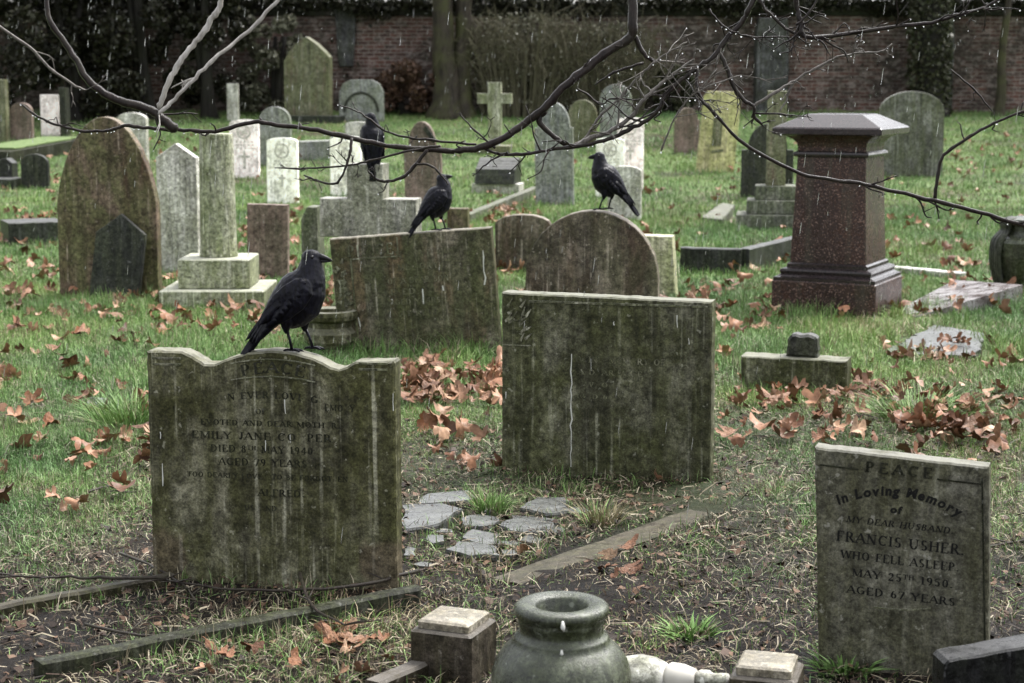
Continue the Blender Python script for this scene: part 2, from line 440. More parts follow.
# ground
m, nt, bs = newmat('graveyard_soil'); g = N(nt); P = g.coord(1)
c = g.mix(g.ramp(g.noise(P, 5, 8, .65), .38, .64), (.012, .009, .007), (.004, .0034, .003))
c = g.mix(g.ramp(g.noise(g.coord(2), 60, 5, .7), .5, .7), c, (.03, .023, .017))
sx = g.n('ShaderNodeSeparateXYZ'); tc = g.n('ShaderNodeTexCoord'); g.l(tc.outputs['Object'], sx.inputs[0])
ga = g.math('MULTIPLY', g.ramp(sx.outputs[1], 5.5, 11.5), g.ramp(g.noise(g.coord(4), 1.2, 6, .6), .28, .5))
gc = g.mix(g.ramp(g.noise(g.coord(5), 9, 6, .7), .35, .65), (.075, .125, .037), (.115, .155, .06))
gc = g.mix(g.ramp(g.noise(g.coord(6), .55, 5, .6), .52, .66), gc, (.07, .06, .04))
c = g.mix(ga, c, gc)
g.l(c, bs.inputs['Base Color']); g.l(g.ramp(g.noise(P, 12, 4), .3, .7, .45, .85), bs.inputs['Roughness'])
bs.inputs['Specular IOR Level'].default_value = .12
g.bump(g.noise(P, 45, 6, .75), .9, .02, bs)
M['ground'] = m

# ------------------------------------------------------------------ ground sheet
ys = np.unique(np.concatenate([np.linspace(-30, 3, 8), np.arange(3, 14, .08), np.arange(14, 40, .3), np.linspace(40, 70, 12), np.linspace(80, 500, 10)]))
xs = np.unique(np.concatenate([np.linspace(-400, -12, 14), np.arange(-12, -3.6, .4), np.arange(-3.6, 3.6, .08), np.arange(3.6, 12, .4), np.linspace(12, 400, 14)]))
X, Y = np.meshgrid(xs, ys)
Z = prof_np(Y) + .012 * (np.sin(X * 3.1 + Y * 1.3) * np.sin(Y * 2.7 - X)) * (np.abs(X) < 12) + .006 * np.sin(X * 9.7 + 3 * np.sin(Y * 5)) * np.sin(Y * 11.3) * (np.abs(X) < 3.7) * (Y < 14) - .006
nx, ny = len(xs), len(ys)
idx = np.arange(nx * ny).reshape(ny, nx)
Q = np.stack([idx[:-1, :-1], idx[:-1, 1:], idx[1:, 1:], idx[1:, :-1]], -1).reshape(-1, 4)
gnd = npmesh('ground', np.stack([X, Y, Z], -1).reshape(-1, 3), [Q], M['ground'], smooth=True)
tag(gnd, 'grassy graveyard ground with muddy foreground', 'ground', kind='structure')

# ------------------------------------------------------------------ lettering
TH, TN = .17, .075
GL = {
 'A': (.78, [('T', 0, 0, .38, 1), ('V', .38, 1, .74, 0), ('T', .14, .36, .6, .36), ('S', .02, 0), ('S', .74, 0)]),
 'B': (.7, [('V', .14, 0, .14, 1), ('T', .1, 1, .3, 1), ('T', .1, .52, .32, .52), ('T', .1, 0, .32, 0), ('A', .3, .76, .22, .24, -90, 90), ('A', .32, .26, .26, .26, -90, 90)]),
 'C': (.78, [('A', .42, .5, .36, .5, 45, 315), ('T', .68, .74, .7, 1)]),
 'D': (.82, [('V', .14, 0, .14, 1), ('T', .1, 1, .32, 1), ('T', .1, 0, .32, 0), ('A', .3, .5, .44, .5, -90, 90)]),
 'E': (.68, [('V', .14, 0, .14, 1), ('T', .06, 1, .58, 1), ('T', .1, .52, .46, .52), ('T', .06, 0, .6, 0), ('T', .57, .82, .58, 1), ('T', .6, 0, .62, .2)]),
 'F': (.64, [('V', .14, 0, .14, 1), ('T', .06, 1, .58, 1), ('T', .1, .5, .44, .5), ('T', .57, .8, .58, 1), ('S', .14, 0)]),
 'G': (.84, [('A', .42, .5, .36, .5, 45, 330), ('V', .7, .06, .7, .44), ('S', .7, .44)]),
 'H': (.84, [('V', .14, 0, .14, 1), ('V', .68, 0, .68, 1), ('T', .14, .52, .68, .52), ('S', .14, 0), ('S', .14, 1), ('S', .68, 0), ('S', .68, 1)]),
 'I': (.34, [('V', .16, 0, .16, 1), ('S', .16, 0), ('S', .16, 1)]),
 'J': (.5, [('V', .34, .22, .34, 1), ('A', .2, .22, .14, .22, 180, 360), ('S', .34, 1)]),
 'L': (.64, [('V', .14, 0, .14, 1), ('T', .06, 0, .58, 0), ('T', .57, 0, .6, .24), ('S', .14, 1)]),
 'M': (.98, [('T', .12, 0, .12, 1), ('V', .12, 1, .48, .1), ('T', .48, .1, .84, 1), ('V', .84, 0, .84, 1), ('S', .12, 0), ('S', .84, 0), ('S', .12, 1), ('S', .84, 1)]),
 'N': (.86, [('T', .14, 0, .14, 1), ('V', .14, 1, .7, 0), ('T', .7, 0, .7, 1), ('S', .14, 0), ('S', .7, 1), ('S', .12, 1)]),
 'O': (.86, [('A', .43, .5, .36, .5, 0, 360)]),
 'P': (.68, [('V', .14, 0, .14, 1), ('T', .1, 1, .34, 1), ('T', .1, .46, .34, .46), ('A', .34, .73, .24, .27, -90, 90), ('S', .14, 0)]),
 'R': (.76, [('V', .14, 0, .14, 1), ('T', .1, 1, .34, 1), ('T', .1, .5, .34, .5), ('A', .34, .75, .24, .25, -90, 90), ('V', .36, .5, .68, 0), ('S', .14, 0), ('S', .7, 0)]),
 'S': (.62, [('A', .31, .75, .22, .25, 35, 270), ('A', .31, .25, .24, .25, -145, 90)]),
 'T': (.72, [('V', .36, 0, .36, 1), ('T', .04, 1, .68, 1), ('T', .05, .8, .04, 1), ('T', .67, .8, .68, 1), ('S', .36, 0)]),
 'U': (.82, [('V', .14, .3, .14, 1), ('T', .66, .3, .66, 1), ('A', .4, .3, .26, .3, 180, 360), ('S', .14, 1), ('S', .66, 1)]),
 'V': (.78, [('V', .04, 1, .38, 0), ('T', .38, 0, .72, 1), ('S', .06, 1), ('S', .72, 1)]),
 'W': (1.1, [('V', .04, 1, .3, 0), ('T', .3, 0, .54, 1), ('V', .54, 1, .8, 0), ('T', .8, 0, 1.04, 1), ('S', .06, 1), ('S', 1.04, 1)]),
 'X': (.8, [('V', .06, 1, .72, 0), ('T', .06, 0, .72, 1)]),
 'Y': (.78, [('V', .04, 1, .38, .45), ('T', .38, .45, .72, 1), ('V', .38, 0, .38, .45), ('S', .38, 0), ('S', .06, 1), ('S', .72, 1)]),
 '0': (.66, [('A', .33, .5, .25, .5, 0, 360)]),
 '1': (.4, [('V', .2, 0, .2, 1), ('T', .06, .84, .2, 1), ('S', .2, 0)]),
 '2': (.62, [('A', .3, .72, .22, .28, -30, 170), ('T', .48, .58, .08, .04), ('V', .06, .05, .56, .05)]),
 '4': (.66, [('V', .44, 0, .44, 1), ('T', .06, .3, .62, .3), ('T', .06, .3, .44, 1)]),
 '5': (.6, [('T', .14, .98, .52, .98), ('T', .14, .55, .14, 1), ('A', .28, .32, .24, .32, -150, 120)]),
 '6': (.64, [('A', .33, .3, .24, .3, 0, 360), ('A', .42, .4, .33, .6, 100, 190)]),
 '7': (.6, [('T', .06, .96, .54, .96), ('V', .54, .96, .22, 0), ('T', .07, .8, .06, 1)]),
 '8': (.62, [('A', .31, .76, .2, .24, 0, 360), ('A', .31, .27, .25, .27, 0, 360)]),
 '9': (.64, [('A', .31, .7, .24, .3, 0, 360), ('A', .22, .6, .33, .6, -80, 10)]),
 '.': (.3, [('V', .14, 0, .14, .14)]), ' ': (.42, []),
}

def bar(p, q, w0, w1=None):
    w1 = w0 if w1 is None else w1
    d = np.array(q, float) - np.array(p, float); L = np.linalg.norm(d); d = d / (L + 1e-9)
    n = np.array((-d[1], d[0]))
    return [np.array(p) - n * w0 / 2, np.array(q) - n * w1 / 2, np.array(q) + n * w1 / 2, np.array(p) + n * w0 / 2]

def glyph(ch):
    w, st = GL.get(ch, GL[' '])
    quads = []
    for s in st:
        if s[0] == 'V': quads.append(bar(s[1:3], s[3:5], TH))
        elif s[0] == 'T': quads.append(bar(s[1:3], s[3:5], TN))
        elif s[0] == 'S': quads.append(bar((s[1] - .15, s[2] + (.03 if s[2] < .5 else -.03)), (s[1] + .15, s[2] + (.03 if s[2] < .5 else -.03)), .07))
        else:
            _, cx, cy, rx, ry, a0, a1 = s
            n = max(6, int(abs(a1 - a0) / 18))
            A = [math.radians(a0 + (a1 - a0) * k / n) for k in range(n + 1)]
            rx -= TH * .35; ry -= TN * .3
            for k in range(n):
                wa = TN + (TH - TN) * abs(math.cos(A[k])); wb = TN + (TH - TN) * abs(math.cos(A[k + 1]))
                quads.append(bar((cx + rx * math.cos(A[k]), cy + ry * math.sin(A[k])), (cx + rx * math.cos(A[k + 1]), cy + ry * math.sin(A[k + 1])), wa, wb))
    return w, quads

def text_quads(txt, cx, z, h, width=None, slant=0, sp=.12, arc=0, small=None, skip=()):
    """letters as boxes on the face; arc = rise in metres of the middle of the line above its ends"""
    gl = [glyph(c) for c in txt]
    sizes = [1.0 if not (small and i in small) else .6 for i in range(len(txt))]
    tot = sum(w * s + sp for (w, _), s in zip(gl, sizes)) - sp
    sc = h if width is None else width / tot
    W = tot * sc
    out = []; x = 0
    for i, ((w, qs), s) in enumerate(zip(gl, sizes)):
        if i not in skip:
            mid = (x + w * s / 2) * sc - W / 2
            u = mid / (W / 2 + 1e-9)
            dz = arc * (1 - u * u); ang = math.atan2(-2 * arc * u, W / 2) if arc else 0
            ca, sa = math.cos(ang), math.sin(ang)
            for q in qs:
                P = []
                for p in q:
                    lx = ((p[0] + slant * p[1]) * s - w * s / 2) * sc; lz = p[1] * s * h + (.4 * h if s < 1 else 0)
                    P.append((cx + mid + lx * ca - lz * sa, z + dz + lx * sa + lz * ca))
                out.append(P)
        x += w * s + sp
    return out

def quads_to_mesh(quads, y, depth):
    """thin boxes standing proud of a face at y (towards -Y)"""
    V, Fc = [], []
    for k, q in enumerate(quads):
        n = len(V); m_ = len(q); yy = y - depth - (k % 7) * 1.2e-5
        V += [(p[0], yy, p[1]) for p in q] + [(p[0], y + .002, p[1]) for p in q]
        Fc.append(tuple(n + i for i in range(m_)))
        for i in range(m_):
            j = (i + 1) % m_
            Fc.append((n + i, n + m_ + i, n + m_ + j, n + j))
    return V, Fc

def rect(x0, z0, x1, z1): return [(x0, z0), (x1, z0), (x1, z1), (x0, z1)]

def font_mesh(txt, size, bold=.0):
    cu = bpy.data.curves.new('tmp_lettering', 'FONT'); cu.body = txt; cu.size = size; cu.offset = bold; cu.extrude = 0.0
    cu.resolution_u = 3
    o = bpy.data.objects.new('tmp_lettering', cu); COL.objects.link(o)
    dg = bpy.context.evaluated_depsgraph_get(); dg.update()
    me = bpy.data.meshes.new_from_object(o.evaluated_get(dg))
    V = [tuple(v.co) for v in me.vertices]; Fc = [tuple(p.vertices) for p in me.polygons]
    bpy.data.objects.remove(o); bpy.data.curves.remove(cu); bpy.data.meshes.remove(me)
    return V, Fc

def font_arc(txt, cx, z, size, width, arc, bold, y):
    """old-style lower case lettering along an arch, one small mesh"""
    pieces = []; x = 0
    for c in txt:
        if c == ' ': x += size * .38; pieces.append(None); continue
        V, Fc = font_mesh(c, size, bold)
        w = max(v[0] for v in V); pieces.append((x, w, V, Fc)); x += w + size * .09
    k = width / x; out = MB()
    for p in pieces:
        if not p: continue
        x0, w, V, Fc = p
        mid = (x0 + w / 2) * k - width / 2; u = mid / (width / 2)
        dz = arc * (1 - u * u); ang = math.atan2(-2 * arc * u, width / 2) if arc else 0
        ca, sa = math.cos(ang), math.sin(ang)
        P = []
        for v in V:
            lx, lz = (v[0] - w / 2) * k + v[1] * .12, v[1]
            P.append((cx + mid + lx * ca - lz * sa, y, z + dz + lx * sa + lz * ca))
        out.add(P, Fc)
    return out

# ------------------------------------------------------------------ headstones
def flat(x0, x1, yt, yb): return [(x0, yb), (x0, yt), (x1, yt), (x1, yb)]
def roundtop(x0, x1, yt, ys_, yb, n=18, inset=0):
    o = [(x0, yb)]
    if inset: o.append((x0, ys_))
    for k in range(n + 1):
        a = PI - PI * k / n
        o.append(((x0 + x1) / 2 + ((x1 - x0) / 2 - inset) * math.cos(a), ys_ - (ys_ - yt) * math.sin(a)))
    if inset: o.append((x1, ys_))
    return o + [(x1, yb)]
def gable(x0, x1, yt, ys_, yb): return [(x0, yb), (x0, ys_), ((x0 + x1) / 2, yt), (x1, ys_), (x1, yb)]
def gothic(x0, x1, yt, ys_, yb, n=10, pw=1.5):
    o = [(x0, yb)]
    for k in range(n + 1):
        t = k / n; o.append((x0 + (x1 - x0) / 2 * (1 - (1 - t ** 1.0) ** pw) if False else x0 + (x1 - x0) / 2 * t ** pw, ys_ - (ys_ - yt) * (1 - (1 - t) ** 1.95)))
    for k in range(n - 1, -1, -1):
        t = k / n; o.append((x1 - (x1 - x0) / 2 * t ** pw, ys_ - (ys_ - yt) * (1 - (1 - t) ** 1.95)))
    return o + [(x1, yb)]

FOOT = []      # ground areas where no grass grows: (x, y, half width, half depth, rot)
def stone(name, out, yb, mat, label, t=.08, yaw=8, roll=0, lean=0, cat='headstone', group=None, jit=.0008, b=.005, step=.03, depth=None, seed=None, xc=None):
    xs_ = [p[0] for p in out]
    xc = (min(xs_) + max(xs_)) / 2 if xc is None else xc
    T = gt(xc, yb) if depth is None else depth
    p = at(xc, yb, T)
    s = T / F
    c = math.cos(math.radians(yaw))
    ol = [((x - xc) * s / c, (yb - y) * s) for x, y in out]
    ol = [(ol[0][0], -.15)] + ol[1:-1] + [(ol[-1][0], -.15)] if abs(ol[0][1]) < 1e-6 else [(ol[0][0], -.15)] + ol + [(ol[-1][0], -.15)]
    V, Fc = prism(ol, t, b, step, jit, seed if seed is not None else int(xc * 7 + yb))
    z = prof(p.y)
    o = obj(name, V, Fc, M[mat], loc=(p.x, p.y, z), rot=(math.radians(lean), math.radians(roll), math.radians(-yaw)))
    tag(o, label, cat, group)
    o_info[o.name] = (s, xc, yb, c, t)
    w = max(abs(q[0]) for q in ol)
    FOOT.append((p.x, p.y, w + .01, t / 2 + .012, math.radians(-yaw)))
    return o
o_info = {}
def loc2(o, px, py):
    s, xc, yb, c, t = o_info[o.name]
    return ((px - xc) * s / c, (yb - py) * s)

# --- front left stone
fo = [(154, 580), (154, 350), (158, 349), (190, 349), (200, 354), (212, 361), (222, 361), (236, 355), (255, 349), (280, 346), (303, 348), (322, 353), (338, 361), (346, 363), (354, 360), (362, 355), (399, 354), (401, 356), (401, 580)]
st1 = stone('headstone', fo, 580, 'front', 'wide green-black headstone with wavy top and PEACE banner, a crow perched on it', t=.085, yaw=9, step=.016, jit=.0007, b=.006)
fy = -.0425
Q = []
for y in (355, 361):
    for a, b_ in ((160, 189), (366, 394)):
        x0, z0 = loc2(st1, a, y + 2); x1, z1 = loc2(st1, b_, y)
        obj('carved_band', *quads_to_mesh([rect(x0, z0, x1, z1)], fy, .004), M['relief'], st1)
# arched banner lines and PEACE
xa, za = loc2(st1, 281, 376)
Q = []
for lvl, rise in ((0, .014), (.052, .016)):
    n = 14; Q = []
    for k in range(n):
        u0, u1 = -1 + 2 * k / n, -1 + 2 * (k + 1) / n
        Q.append(bar((xa + u0 * .135, za + lvl + rise * (1 - u0 * u0)), (xa + u1 * .135, za + lvl + rise * (1 - u1 * u1)), .0035))
    obj('banner_scroll', *quads_to_mesh(Q, fy, .004), M['relief'], st1)
Q = text_quads('PEACE', xa, za + .012, .034, .2, arc=.014)
for txt, px, py, h, w, kw in (
    ('IN EVER LOVING', 278, 397, .021, .30, dict(arc=.012, skip=(0, 7, 12))),
    ('MEMORY', 343, 404, .02, .12, dict(skip=(0, 4))),
    ('OF', 268, 409, .016, .035, {}),
    ('DEVOTED AND DEAR MOTHER', 272, 421, .0165, .46, dict(skip=(0, 21))),
    ('EMILY JANE COOPER', 268, 435, .023, .45, dict(skip=(13,))),
    ('DIED 8TH MAY 1940', 268, 448, .022, .33, dict(small=(6, 7))),
    ('AGED 79 YEARS', 269, 461, .022, .285, {}),
    ('TOO DEARLY LOVED TO BE FORGOTTEN', 273, 474, .0155, .52, dict(skip=(15, 29))),
    ('ALFRED.', 287, 491, .021, .15, {}),
    ('HUSBAND OF', 270, 506, .016, .17, dict(skip=(0, 3, 4, 8, 9))),
):
    x, z = loc2(st1, px, py); Q += text_quads(txt, x, z, h, w, **kw)
obj('inscription', *quads_to_mesh(Q, fy, .0012), M['faint'], st1)
def lime(o, fy_, items):
    """runs of bird lime down a stone's face"""
    Q = []
    for px, y0, y1, w in items:
        n = max(2, int((y1 - y0) / 6)); s = o_info[o.name][0]
        cx0 = px
        pts = []
        for k in range(n + 1):
            pts.append(loc2(o, cx0 + rnd.gauss(0, .5), y0 + (y1 - y0) * k / n))
        ww = [w * s * .7 * (.4 + .9 * rnd.random()) for _ in pts]
        L = [(p[0] - q / 2, p[1]) for p, q in zip(pts, ww)]; R = [(p[0] + q / 2, p[1]) for p, q in zip(pts, ww)]
        for k in range(n): Q.append([L[k + 1], R[k + 1], R[k], L[k]])
    obj('bird_lime', *quads_to_mesh(Q, fy_, .0008), M['lime'], o)
lime(st1, fy, [(272, 430, 447, 1.6), (167, 462, 485, 1.6), (292, 394, 408, 1.3), (399, 385, 402, 1.5), (166, 430, 437, 1.2), (297, 428, 437, 1.0)])

# --- tablet at the right front
us = [(829, 668), (809, 450), (968, 452.5), (986, 668)]
st2 = stone('headstone', us, 668, 'usher', 'small dark tablet with black lettering, leaning at the lower right corner', t=.07, yaw=19, roll=2, step=.02, b=.005, jit=.0006, xc=902)
fy2 = -.035
def T2(px, py):      # a point read on the leaning face
    a = math.radians(2); dx, dz = px - 902, 668 - py
    return loc2(st2, 902 + dx * math.cos(a) - dz * math.sin(a), 668 - dx * math.sin(a) - dz * math.cos(a))
Q = []
for t_, px, py, h, w, kw in (
    ('MY DEAR HUSBAND.', 897, 521.5, .0165, .28, dict(slant=.15, sp=.1)),
    ('FRANCIS USHER.', 898, 541.5, .027, .335, dict(sp=.1)),
    ('WHO FELL ASLEEP.', 898, 558.5, .0215, .31, dict(sp=.1)),
    ('MAY 25TH 1950.', 901, 576, .0205, .265, dict(small=(6, 7), sp=.1)),
    ('AGED 67 YEARS', 900, 593.5, .0205, .285, dict(sp=.1))):
    Q += text_quads(t_, *T2(px, py), h, w, **kw)
obj('inscription', *quads_to_mesh(Q, fy2, .001), M['letter'], st2)
ml = font_arc('In Loving Memory', *T2(896, 505), .036, .32, .042, .0016, fy2 - .0012)
mo = font_arc('of', *T2(894, 507), .027, .034, 0, .0013, fy2 - .0012)
ml.add(mo.V, mo.F)
ml.build('script_inscription', M['letter'], st2)
obj('carved_heading', *quads_to_mesh(text_quads('PEACE', *T2(895, 468.5), .027, .175, sp=.3), fy2, .003), M['faint'], st2)
for a_, b_ in (((822, 464), (858, 466)), ((930, 470), (971, 472))):
    obj('carved_line', *quads_to_mesh([bar(T2(*a_), T2(*b_), .004)], fy2, .003), M['faint'], st2)
obj('carved_border', *quads_to_mesh([bar(T2(979, 655), T2(970, 466), .004)], fy2, .003), M['faint'], st2)
Q = []
for k in range(8):
    a, b_ = (k / 8) * 2 - 1, ((k + 1) / 8) * 2 - 1
    Q.append(bar(T2(902 + a * 26, 604 - 2 * a * a - a * 2), T2(902 + b_ * 26, 604 - 2 * b_ * b_ - b_ * 2), .004))
obj('carved_flourish', *quads_to_mesh(Q, fy2, .002), M['relief'], st2)

# --- centre stone
ce = [(505, 474), (505, 293), (708, 296), (709, 474)]
st3 = stone('headstone', ce, 474, 'centre', 'broad square-topped green headstone with a long white streak, facing the broken paving', t=.1, yaw=15, step=.02, b=.006)
fy3 = -.05
Q = []
x0, z0 = loc2(st3, 532, 302); x1, z1 = loc2(st3, 704, 300); Q.append(rect(x0, z0, x1, z1))
x0, z0 = loc2(st3, 506, 346); x1, z1 = loc2(st3, 534, 345); Q.append(rect(x0, z0, x1, z1))
# carved spray of leaves in the corner panel
for k in range(16):
    px, py = 508 + rnd.random() * 24, 305 + rnd.random() * 36
    a = rnd.uniform(.2, 1.3)
    p = loc2(st3, px, py); q = loc2(st3, px + 9 * math.cos(a), py - 9 * math.sin(a))
    Q.append(bar(p, q, .012, .003))
obj('carved_corner_panel', *quads_to_mesh(Q, fy3, .005), M['relief'], st3)
Q = []
for txt, px, py, h, w, kw in (('IN LOVING MEMORY OF', 612, 360, .024, .44, dict(skip=(0, 1, 3, 5, 8, 13))), ('A DEAR WIFE', 612, 372, .02, .26, dict(skip=(3, 6))),
                              ('WHO DIED', 612, 384, .018, .2, dict(skip=(1, 6))), ('AGED 64 YEARS', 612, 396, .018, .3, dict(skip=(2, 9)))):
    Q += text_quads(txt, *loc2(st3, px, py), h, w, **kw)
obj('inscription', *quads_to_mesh(Q, fy3, .0015), M['relief2'], st3)
lime(st3, fy3, [(574, 352, 466, 1.5), (593, 356, 368, 1.2), (675, 310, 322, 1.8), (615, 318, 322, 1.2), (687, 332, 338, 1.2), (509, 393, 400, 1.2)])

# --- mid PEACE stone (leans)
pe = [(341, 352), (341, 232), (502, 232), (502, 352)]
st4 = stone('headstone', pe, 352, 'peace', 'leaning brown and green headstone with PEACE in its upper corner, below a crow', t=.1, yaw=7, roll=-4.6, step=.025, b=.006)
fy4 = -.05
Q = [rect(*loc2(st4, 360, 254.4), *loc2(st4, 408, 253.2))]
Q += text_quads('PEACE', *loc2(st4, 381, 251), .062, .27, sp=.2)
Q += [rect(*loc2(st4, 408, 250), *loc2(st4, 409.2, 235)), rect(*loc2(st4, 360, 352), *loc2(st4, 361.5, 254))]
for k in range(40):
    px, py = 351 + rnd.gauss(0, 3), 257 + rnd.random() * 78
    a = rnd.uniform(0, 6.28)
    Q.append(bar(loc2(st4, px, py), loc2(st4, px + 5 * math.cos(a), py + 5 * math.sin(a)), .02, .006))
obj('carved_panel', *quads_to_mesh(Q, fy4, .006), M['relief'], st4)
Q = []
for txt, px, py, h, w, kw in (('IN LOVING', 428, 256, .04, .3, dict(skip=(3, 7))), ('MEMORY', 427, 268, .035, .24, dict(skip=(2,))), ('OF A DEAR SON', 426, 281, .032, .36, {}), ('DIED 1932', 423, 292, .032, .3, dict(skip=(1, 5, 6, 7, 8))),
                              ('AGED YEARS', 421, 302, .03, .3, {}), ('AT REST', 424, 314, .03, .22, {})):
    Q += text_quads(txt, *loc2(st4, px, py), h, w, **kw)
obj('inscription', *quads_to_mesh(Q, fy4, .002), M['relief2'], st4)
lime(st4, fy4, [(430, 288, 303, 2), (398, 296, 301, 1.4), (364, 312, 322, 2), (450, 286, 291, 1.6), (492, 254, 288, 1.5)])

# --- others
stone('headstone', roundtop(527, 657, 210, 277, 350), 350, 'rounded', 'semicircular-topped grey stone behind the central one, a crow on its crown', t=.13, yaw=9, step=.03)
stone('headstone', [(606, 296), (606, 234), (672, 235), (678, 296)], 296, 'cream', 'cream square-topped stone half hidden behind the semicircular one', t=.16, yaw=12)
stone('headstone', gothic(61, 162, 118, 205, 297, pw=1.3), 297, 'archbrown', 'tall brown pointed-arch headstone with a green stripe, left of the stone column', t=.1, yaw=7)
stone('headstone', [(87, 300), (95, 233), (121, 214), (146, 234), (138, 300)], 300, 'slate', 'dark slate house-shaped stone standing against the tall brown arch', t=.045, yaw=9, roll=1, lean=-5)
stone('headstone', gable(160, 201, 144, 158, 274), 274, 'pale', 'pale grey gabled headstone between the brown arch and the stone column', t=.08, yaw=10)
stone('headstone', flat(248, 289, 204, 279), 279, 'redbrown', 'small flat-topped brown stone just right of the column steps', t=.07, yaw=7, roll=1)
CW = 'white regulation headstones'
def regulation(x0, x1, yt, yb, mat, label, yaw=7, badge='round'):
    o = stone('headstone', roundtop(x0, x1, yt, yt + (x1 - x0) * .12, yb), yb, mat, label, t=.08, yaw=yaw, group=CW)
    s, xc, _, c, t = o_info[o.name]
    Q = []
    r = (x1 - x0) * .22
    bz = yt + (x1 - x0) * .42
    n = 16
    for k in range(n):
        a, b_ = 2 * PI * k / n, 2 * PI * (k + 1) / n
        Q.append(bar(loc2(o, xc + r * math.cos(a), bz + r * math.sin(a)), loc2(o, xc + r * math.cos(b_), bz + r * math.sin(b_)), .018))
    for k in range(4):
        a = PI / 2 * k + .5
        Q.append(bar(loc2(o, xc + r * .7 * math.cos(a), bz + r * .7 * math.sin(a)), loc2(o, xc, bz), .015, .03))
    obj('carved_badge', *quads_to_mesh(Q, -t / 2, .006), M['badge'], o)
    Q = []
    cy = bz + (x1 - x0) * .95
    if badge == 'round':
        Q += [rect(*loc2(o, xc - 1, cy + 6), *loc2(o, xc + 1, cy - 6)), rect(*loc2(o, xc - 3.5, cy - 1.5), *loc2(o, xc + 3.5, cy - 3.5))]
    else:
        Q += [rect(*loc2(o, xc - 1.2, cy + 9), *loc2(o, xc + 1.2, cy - 9)), rect(*loc2(o, xc - 6, cy - 2), *loc2(o, xc + 6, cy - 4.5))]
    obj('carved_cross', *quads_to_mesh(Q, -t / 2, .006), M['badge'], o)
    Q = []
    for k in range(3):
        y = bz + r + 3 + k * 3.2
        for j in range(5):
            a = xc - 9 + j * 4 + rnd.random()
            Q.append(rect(*loc2(o, a, y + 1), *loc2(o, a + 2.4, y)))
    obj('inscription', *quads_to_mesh(Q, -t / 2, .002), M['badge'], o)
    return o
regulation(231, 260, 120, 177, 'pinkwhite', 'pinkish white regulation headstone carved with a cross, farthest left of the white ones', badge='cross')
regulation(268, 299, 138, 203, 'white', 'white regulation headstone with round badge, green at its foot, right of the pinkish one')
regulation(331, 362, 136, 196, 'white', 'white regulation headstone partly behind the cross with the upright crow')
regulation(346, 372, 122, 178, 'pale', 'greyer regulation headstone showing only its edge behind the upright crow')
regulation(596, 624, 138, 196, 'white', 'white regulation headstone with round badge behind the crow on the semicircular stone')
regulation(617, 643, 118, 190, 'pinkwhite', 'cream regulation headstone tallest of the pair behind the round stone crow')
stone('headstone', roundtop(260, 292, 107, 122, 166), 166, 'greystone', 'blue-grey round-topped stone between two white regulation headstones', t=.08)
big = stone('headstone', [(286, 121), (286, 62), (292, 52), (300, 44), (309, 38), (318, 44), (328, 53), (332, 58), (332, 121)], 121, 'green', 'largest green pointed headstone by the brick wall, on a dark plinth', t=.22, yaw=14)
p = ground(312, 123); s = gt(312, 123) / F
obj('plinth', *block(36 * s, -.6, .11, .5), M['darkkerb'], big, rot=(0, 0, 0))
o = stone('headstone', [(340, 121), (340, 92), (344, 84), (352, 80), (372, 80), (380, 84), (384, 92), (384, 121)], 121, 'greystone', 'squat grey headstone with an arched panel beside the big green one', t=.14, yaw=8)
Q = []
for k in range(14):
    a, b_ = PI * k / 14, PI * (k + 1) / 14
    Q.append(bar(loc2(o, 362 + 17 * math.cos(a), 112 - 19 * math.sin(a)), loc2(o, 362 + 17 * math.cos(b_), 112 - 19 * math.sin(b_)), .05))
obj('carved_arch', *quads_to_mesh(Q, -.07, .02), M['slate'], o)
o = stone('headstone', roundtop(406, 443, 122, 146, 206, inset=5), 206, 'redbrown', 'shouldered red-brown headstone leaning slightly, left of the pale cross', t=.1, yaw=8, roll=-1.5)
Q = [bar(loc2(o, 428 + k * 3, 128 + k * 4.5), loc2(o, 432 + k * 3, 133 + k * 4.5), .06, .05) for k in range(3)]
obj('carved_ornament', *quads_to_mesh(Q, -.05, .03), M['slate'], o)
stone('headstone', roundtop(536, 574, 103, 128, 204, inset=3), 204, 'greystone', 'tall grey round-shouldered headstone left of the right-hand crow', t=.09, yaw=8, roll=-1, )
stone('headstone', roundtop(568, 597, 100, 117, 147), 147, 'green', 'small mossy round-topped stone behind the tall grey shouldered one', t=.12, yaw=8)
stone('headstone', roundtop(600, 631, 85, 100, 150), 150, 'greystone', 'tall arched grey-blue stone in the far row below the forked branch', t=.12, yaw=8)
stone('headstone', roundtop(608, 641, 166, 172, 220), 220, 'pale', 'pale stone with shallow curved top, behind the tail of the right-hand crow', t=.08, yaw=10)
stone('headstone', roundtop(674, 699, 108, 120, 153, inset=2), 153, 'redbrown', 'small dark brown round stone left of the yellow lichen stone', t=.1, yaw=-6)
o = stone('headstone', [(695, 172), (700, 98), (704, 92), (735, 92), (737, 98), (733, 172)], 172, 'yellow', 'yellow lichen-covered stone leaning to the right beyond the kerbed plot', t=.12, yaw=5, roll=2)
Q = [bar(loc2(o, 712 + k * 2.4, 118), loc2(o, 711 + k * 2.4, 146), .03) for k in range(4)] + [bar(loc2(o, 710, 152), loc2(o, 722, 150), .04)]
obj('carved_panel', *quads_to_mesh(Q, -.06, .015), M['green'], o)
stone('headstone', roundtop(878, 941, 92, 112, 176), 176, 'fardark', 'broad grey headstone with rounded shoulders behind the granite pedestal', t=.14, yaw=5)
o = stone('headstone', roundtop(496, 551, 214, 224, 272, n=8), 272, 'rounded', 'low brown stone with wavy top seen past the right edge of the leaning PEACE stone', t=.1, yaw=9)
stone('headstone', flat(448, 469, 208, 240), 240, 'archbrown', 'stub of brown stone behind the middle crow', t=.1, yaw=9)
